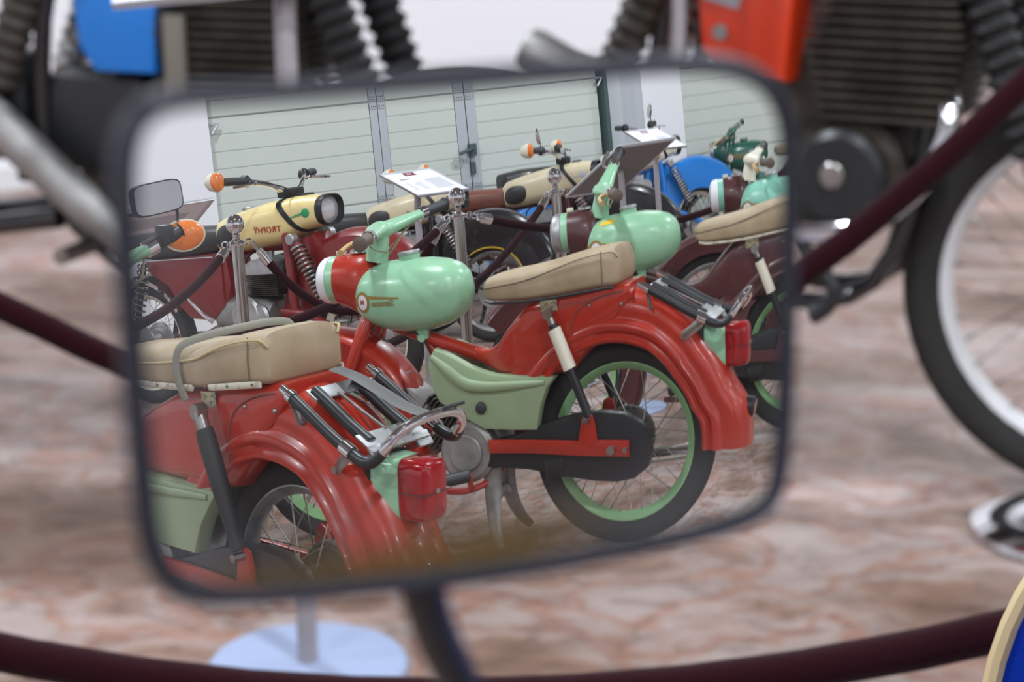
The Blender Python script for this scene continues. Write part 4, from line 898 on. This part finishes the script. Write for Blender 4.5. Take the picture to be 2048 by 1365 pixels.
tank_bike((7.063, -3.913, R_(80.37)), 'maroon motorcycle with cream tank, brown seat and a bar mirror', dict(tank='cream_paint', body='maroon_paint', fender='black_paint', seat='brown_vinyl', mark='print_grey', mirror=True), 1.0378)
tank_bike((8.339, -3.743, R_(41.5)), 'blue motorcycle with ivory tank, half hidden behind the tilted sign', dict(tank='ivory_paint', body='blue_paint', fender='blue_paint', seat='black_vinyl', text='decal_red', mark='print_grey', rim='ivory_paint', mirror=True, no_signal=True), 1.106)
moped((10.24, -1.86, R_(-110)), 'dark green moped with raised green handlebar shroud behind the blue motorcycle', dict(body='dark_green_paint', tank='dark_green_paint', cover='dark_green_paint', rim='satin_alu', blueish=True), detail=False, grips=((.84, -.22, .81), (.62, .26, .93)), scale=1.08)

# stanchions, ropes, signs seen in the mirror
stanchion(3.835, -2.835, 'chrome stanchion in front of the yellow tanked motorcycle')
stanchion(4.33, -2.118, 'chrome stanchion beside the cream tanked motorcycle with yellow pinstripe')
stanchion(5.262, -2.108, 'chrome stanchion farthest along the rope line', .955)
stanchion(1.95, -2.42, 'chrome stanchion behind the nearest moped')
RG = 'dark red velvet barrier ropes'
S1_, S2_, S3_, S0_ = (3.835, -2.835, .83), (4.33, -2.118, .83), (5.262, -2.108, .84), (1.95, -2.42, .83)
def off(p, q, d=.06):
    a, b = V(p), V(q); u = (b-a); u.z = 0; return a+u.normalized()*d
rope(off(S1_, S0_), off(S0_, S1_), .20, 'dark red rope from the yellow bike stanchion down to the left', group=None)
rope(off(S1_, S2_), off(S2_, S1_), .30, 'dark red rope sagging between the two nearest visible stanchions')
rope(off(S2_, S0_), off(S0_, S2_), .24, 'dark red rope running low behind the head lamp of the red moped')
rope(off(S3_, S0_), (1.99, -2.345, .83), .42, 'long dark red rope crossing in front of the black mudguard')
rope(off(S2_, (6.3, -1.1, .83)), (6.3, -1.1, .83), .17, 'dark red rope stretched behind the maroon moped')
stanchion(6.36, -1.07, 'chrome stanchion hidden behind the turquoise tank')
def sign(base, c, label, **kw): return info_stand(base, [c[1], c[0], c[3], c[2]], label, **kw)
sign((4.45, -2.38), [(4.442, -2.547, 1.02), (4.559, -2.364, 1.02), (4.462, -2.134, .927), (4.356, -2.309, .922)], 'info stand with white sheet in front of the cream tanked motorcycle')
sign((5.57, -1.70), [(5.6, -1.869, 1.063), (5.664, -1.71, 1.057), (5.523, -1.519, .967), (5.469, -1.661, .969)], 'info stand with white sheet in front of the white pier')
info_stand((4.70, -1.54), [(4.613, -1.506, 1.016), (4.705, -1.282, 1.018), (4.785, -1.578, .851), (4.693, -1.802, .849)][::1], 'info stand tilted away so its dark back shows in the mirror')
info_stand((2.83, -2.50), [(2.995, -2.224, 1.02), (2.630, -2.624, .996), (2.735, -2.807, .920), (3.1, -2.407, .944)], 'info stand with its dark back behind the orange turn signal')

# ---------------------------------------------------------------- in front of the camera, out of focus
cross_bike((-.234, 3.747, R_(-28)), 'cross country motorcycle with orange red side panel on the right', dict(panel='orange_red_paint', digits=True, edx=.03))
cross_bike((-1.375, 3.80, R_(-20)), 'cross country motorcycle with bright blue side panel on the left', dict(panel='bright_blue_paint'), low_pipe=True)
info_stand((-.278, 2.418), [(-.47, 2.60, 1.0), (-.09, 2.64, 1.03), (-.10, 2.40, .927), (-.478, 2.36, .896)], 'info stand with pale round base in front of the blue panelled motorcycle', base_r=.135)
info_stand((.265, 3.08), [(.10, 3.24, 1.06), (.46, 3.24, 1.06), (.46, 3.05, .95), (.10, 3.05, .95)], 'info stand in front of the orange red panelled motorcycle', base_r=.12, post_r=.011)
stanchion(.895, 2.90, 'chrome stanchion by the front wheel of the red panelled motorcycle')
stanchion(-1.36, 1.585, 'chrome stanchion left of the view, holding the near rope')
stanchion(1.10, 1.33, 'chrome stanchion right of the view, holding the near rope')
rope((-1.30, 1.58, .83), (1.04, 1.335, .83), .408, 'dark red velvet rope crossing low in the foreground')
stanchion(.80, 2.295, 'chrome stanchion at the right end of the middle rope', 1.055)
stanchion(-1.25, 2.16, 'chrome stanchion at the left end of the middle rope')
rope((-1.19, 2.17, .83), (.745, 2.28, .945), .345, 'dark red velvet rope sagging behind the mirror', path=[(-1.19, 2.17, .83), (-.9, 2.2, .70), (-.6, 2.2, .565), (-.46, 2.2, .495), (-.3, 2.2, .45), (-.08, 2.2, .44), (.14, 2.2, .49), (.33, 2.2, .592), (.495, 2.21, .727), (.60, 2.23, .825), (.745, 2.28, .945)])

# blue motorcycle that carries the mirror: only its mudguard edge reaches the frame
road_bike((.345, -.235, R_(90)), 'blue motorcycle at the lower right corner with cream edged leg shield', dict(rim='satin_alu', fender='deep_blue_paint', body='deep_blue_paint', tank='deep_blue_paint', lamp='deep_blue_paint', seat='brown_vinyl', seat_drop=.10, shield='beige_edge',
    bar_pts=((.64, .30, .84), (.60, .36, .836), (.80, .18, .82), (.89, .05, .86))), R=.25)

# ---------------------------------------------------------------- the rear-view mirror: convex glass, rubber rim, back shell, stem
MR = 1.4571
mir = thing('rear_view_mirror', 'black rimmed rectangular convex mirror in the centre, reflecting the mopeds', 'mirror')
ex = V((.85378, .52065, 0)); ez = V((.51903, -.85113, .07869)); ey = ez.cross(ex).normalized()
mir.matrix_world = Matrix(((ex.x, ey.x, ez.x, -.00997), (ex.y, ey.y, ez.y, .31475), (ex.z, ey.z, ez.z, 1.04084), (0, 0, 0, 1)))
OUT = [(-55.2, 27.8), (-54.6, 33.8), (-53.0, 38.4), (-50.0, 41.5), (-45.2, 42.8), (-37.1, 42.9), (-24.6, 42.6), (-11.4, 42.4), (2.4, 42.2), (17, 42.1), (32.3, 41.9), (46.3, 41.6), (57.6, 40.7), (66.2, 38.4), (72, 34.3), (74.8, 28.6), (75.5, 20.2), (75.1, 9), (74.2, -5.2), (73.4, -19.5), (72.5, -32.1), (71.0, -40.5), (68.0, -44.6), (62, -46.5), (51.2, -47.0), (33.9, -46.6), (12.4, -45.4), (-2.8, -44.1), (-17.1, -42.4), (-30.8, -40.7), (-41.3, -39.1), (-48, -37.3), (-52.8, -34.2), (-55.2, -29.1), (-56.1, -22.4), (-56.1, -13.5), (-56.1, -1.5), (-55.8, 11), (-55.6, 20.2)]
P = [V((x/1000, y/1000, 0)) for x, y in OUT]; n = len(P); ring = []
for i in range(n):
    p0, p1, p2, p3 = P[i-1], P[i], P[(i+1) % n], P[(i+2) % n]
    for j in range(5):
        u = j/5; ring.append(.5*((2*p1)+(p2-p0)*u+(2*p0-5*p1+4*p2-p3)*u*u+(3*p1-p0-3*p2+p3)*u**3))
cc = sum(ring, V())/len(ring); K = len(ring)
nrm = []
for i in range(K):
    d = (ring[(i+1) % K]-ring[i-1]).normalized(); nrm.append(V((d.y, -d.x, 0)) if (ring[i]-cc).dot(V((d.y, -d.x, 0))) > 0 else V((-d.y, d.x, 0)))
def off_ring(d, z): return [V((r.x+m_.x*d, r.y+m_.y*d, sphz(r.x+m_.x*d, r.y+m_.y*d)+z)) for r, m_ in zip(ring, nrm)]
def sphz(x, y): return sqrt(MR*MR-x*x-y*y)-MR
gl = off_ring(-.0018, 0); L_ = 48; vs = []; fs = []; ns = []
c0 = sum(gl, V())/K
for l in range(L_):
    k = 1-l/L_
    for p in gl:
        x, y = c0.x+(p.x-c0.x)*k, c0.y+(p.y-c0.y)*k; vs.append(V((x, y, sphz(x, y))))
vs.append(V((c0.x, c0.y, sphz(c0.x, c0.y))))
for l in range(L_-1):
    for i in range(K): fs.append((l*K+i, l*K+(i+1) % K, (l+1)*K+(i+1) % K, (l+1)*K+i))
for i in range(K): fs.append(((L_-1)*K+i, (L_-1)*K+(i+1) % K, L_*K))
me = bpy.data.meshes.new('mirror_glass'); me.from_pydata([tuple(v) for v in vs], [], fs); me.validate()
if me.polygons[0].normal.z < 0: me.flip_normals()
me.shade_smooth(); me.normals_split_custom_set_from_vertices([tuple((V((v.co.x, v.co.y, v.co.z+MR))).normalized()) for v in me.vertices])
def mirror_material():
    m = bpy.data.materials.new('old_convex_mirror'); m.use_nodes = True; nt = m.node_tree; N, L = nt.nodes, nt.links; N.clear()
    out = N.new('ShaderNodeOutputMaterial'); g = N.new('ShaderNodeBsdfGlossy'); g.inputs['Color'].default_value = (.86, .87, .86, 1); g.inputs['Roughness'].default_value = 0
    dust = N.new('ShaderNodeBsdfDiffuse'); dust.inputs['Color'].default_value = (.55, .55, .58, 1)
    st = N.new('ShaderNodeBsdfDiffuse'); st.inputs['Color'].default_value = (.13, .085, .035, 1)
    tc = N.new('ShaderNodeTexCoord'); sx = N.new('ShaderNodeSeparateXYZ'); L.new(tc.outputs['Object'], sx.inputs[0])
    def math_(op, a, b=None, clamp=False):
        q = N.new('ShaderNodeMath'); q.operation = op; q.use_clamp = clamp
        for i, v in enumerate((a, b)):
            if v is None: continue
            if isinstance(v, (int, float)): q.inputs[i].default_value = v
            else: L.new(v, q.inputs[i])
        return q.outputs[0]
    def mr(v, a, b, c=0., d=1.):
        q = N.new('ShaderNodeMapRange'); q.interpolation_type = 'SMOOTHSTEP'; L.new(v, q.inputs[0])
        for i, x in enumerate((a, b, c, d)): q.inputs[i+1].default_value = x
        return q.outputs[0]
    no = N.new('ShaderNodeTexNoise'); no.inputs['Scale'].default_value = 40; no.inputs['Detail'].default_value = 3; L.new(tc.outputs['Object'], no.inputs['Vector'])
    wob = math_('MULTIPLY', math_('SUBTRACT', no.outputs['Fac'], .5), .010)
    y = math_('ADD', sx.outputs['Y'], wob)
    low = mr(y, -.0400, -.0300, 1, 0); xa = mr(sx.outputs['X'], -.058, -.038, .25, 1); xb = mr(sx.outputs['X'], .006, .036, 1, 0)
    stain = math_('MULTIPLY', math_('MULTIPLY', low, xa), math_('MULTIPLY', xb, .93))
    haze0 = mr(sx.outputs['X'], -.056, -.034, .12, .01); haze1 = mr(y, -.040, -.022, .07, 0)
    n2 = N.new('ShaderNodeTexNoise'); n2.inputs['Scale'].default_value = 55; L.new(tc.outputs['Object'], n2.inputs['Vector'])
    haze = math_('MULTIPLY', math_('ADD', haze0, haze1), mr(n2.outputs['Fac'], .3, .7, .7, 1.2), True)
    m1 = N.new('ShaderNodeMixShader'); L.new(haze, m1.inputs[0]); L.new(g.outputs[0], m1.inputs[1]); L.new(dust.outputs[0], m1.inputs[2])
    m2 = N.new('ShaderNodeMixShader'); L.new(stain, m2.inputs[0]); L.new(m1.outputs[0], m2.inputs[1]); L.new(st.outputs[0], m2.inputs[2]); L.new(m2.outputs[0], out.inputs[0])
    return m
me.materials.append(mirror_material())
g_ = bpy.data.objects.new('mirror_glass', me); COL.objects.link(g_); g_.parent = mir; g_['label'] = 'convex mirror glass, stained brown along its lower edge'
rim = MB().loft([off_ring(d, z) for d, z in ((-.0016, -.0004), (-.0026, .0002), (-.0023, .0010), (-.0010, .0016), (.0006, .0012), (.0012, 0), (.0009, -.003), (-.001, -.0045), (-.0018, -.0045), (-.0016, -.0004))], cap=False)
obj('rim', rim, 'mirror_rim', mir)
obj('back_shell', MB().loft([[c0+(r-c0)*k+V((0, 0, z)) for r in off_ring(-.0006, 0)] for k, z in ((1, -.0035), (.985, -.007), (.93, -.011), (.8, -.014), (.5, -.016))]), 'black_plastic', mir)
W2L = mir.matrix_world.inverted()
stem = [(-.0170, .3235, 1.003), (-.0162, .3185, .9935), (-.0140, .326, .980), (-.0098, .338, .962), (-.0040, .362, .915), (.0015, .380, .850)]
obj('stem', MB().tube([W2L @ V(p) for p in stem], [.0042]*6, 14, smooth=5), 'black_plastic', mir)
obj('stem_clamp', MB().cyl(W2L @ V((-.004, .373, .842)), W2L @ V((.020, .388, .842)), .016, n=20, bev=.003), 'black_plastic', mir)
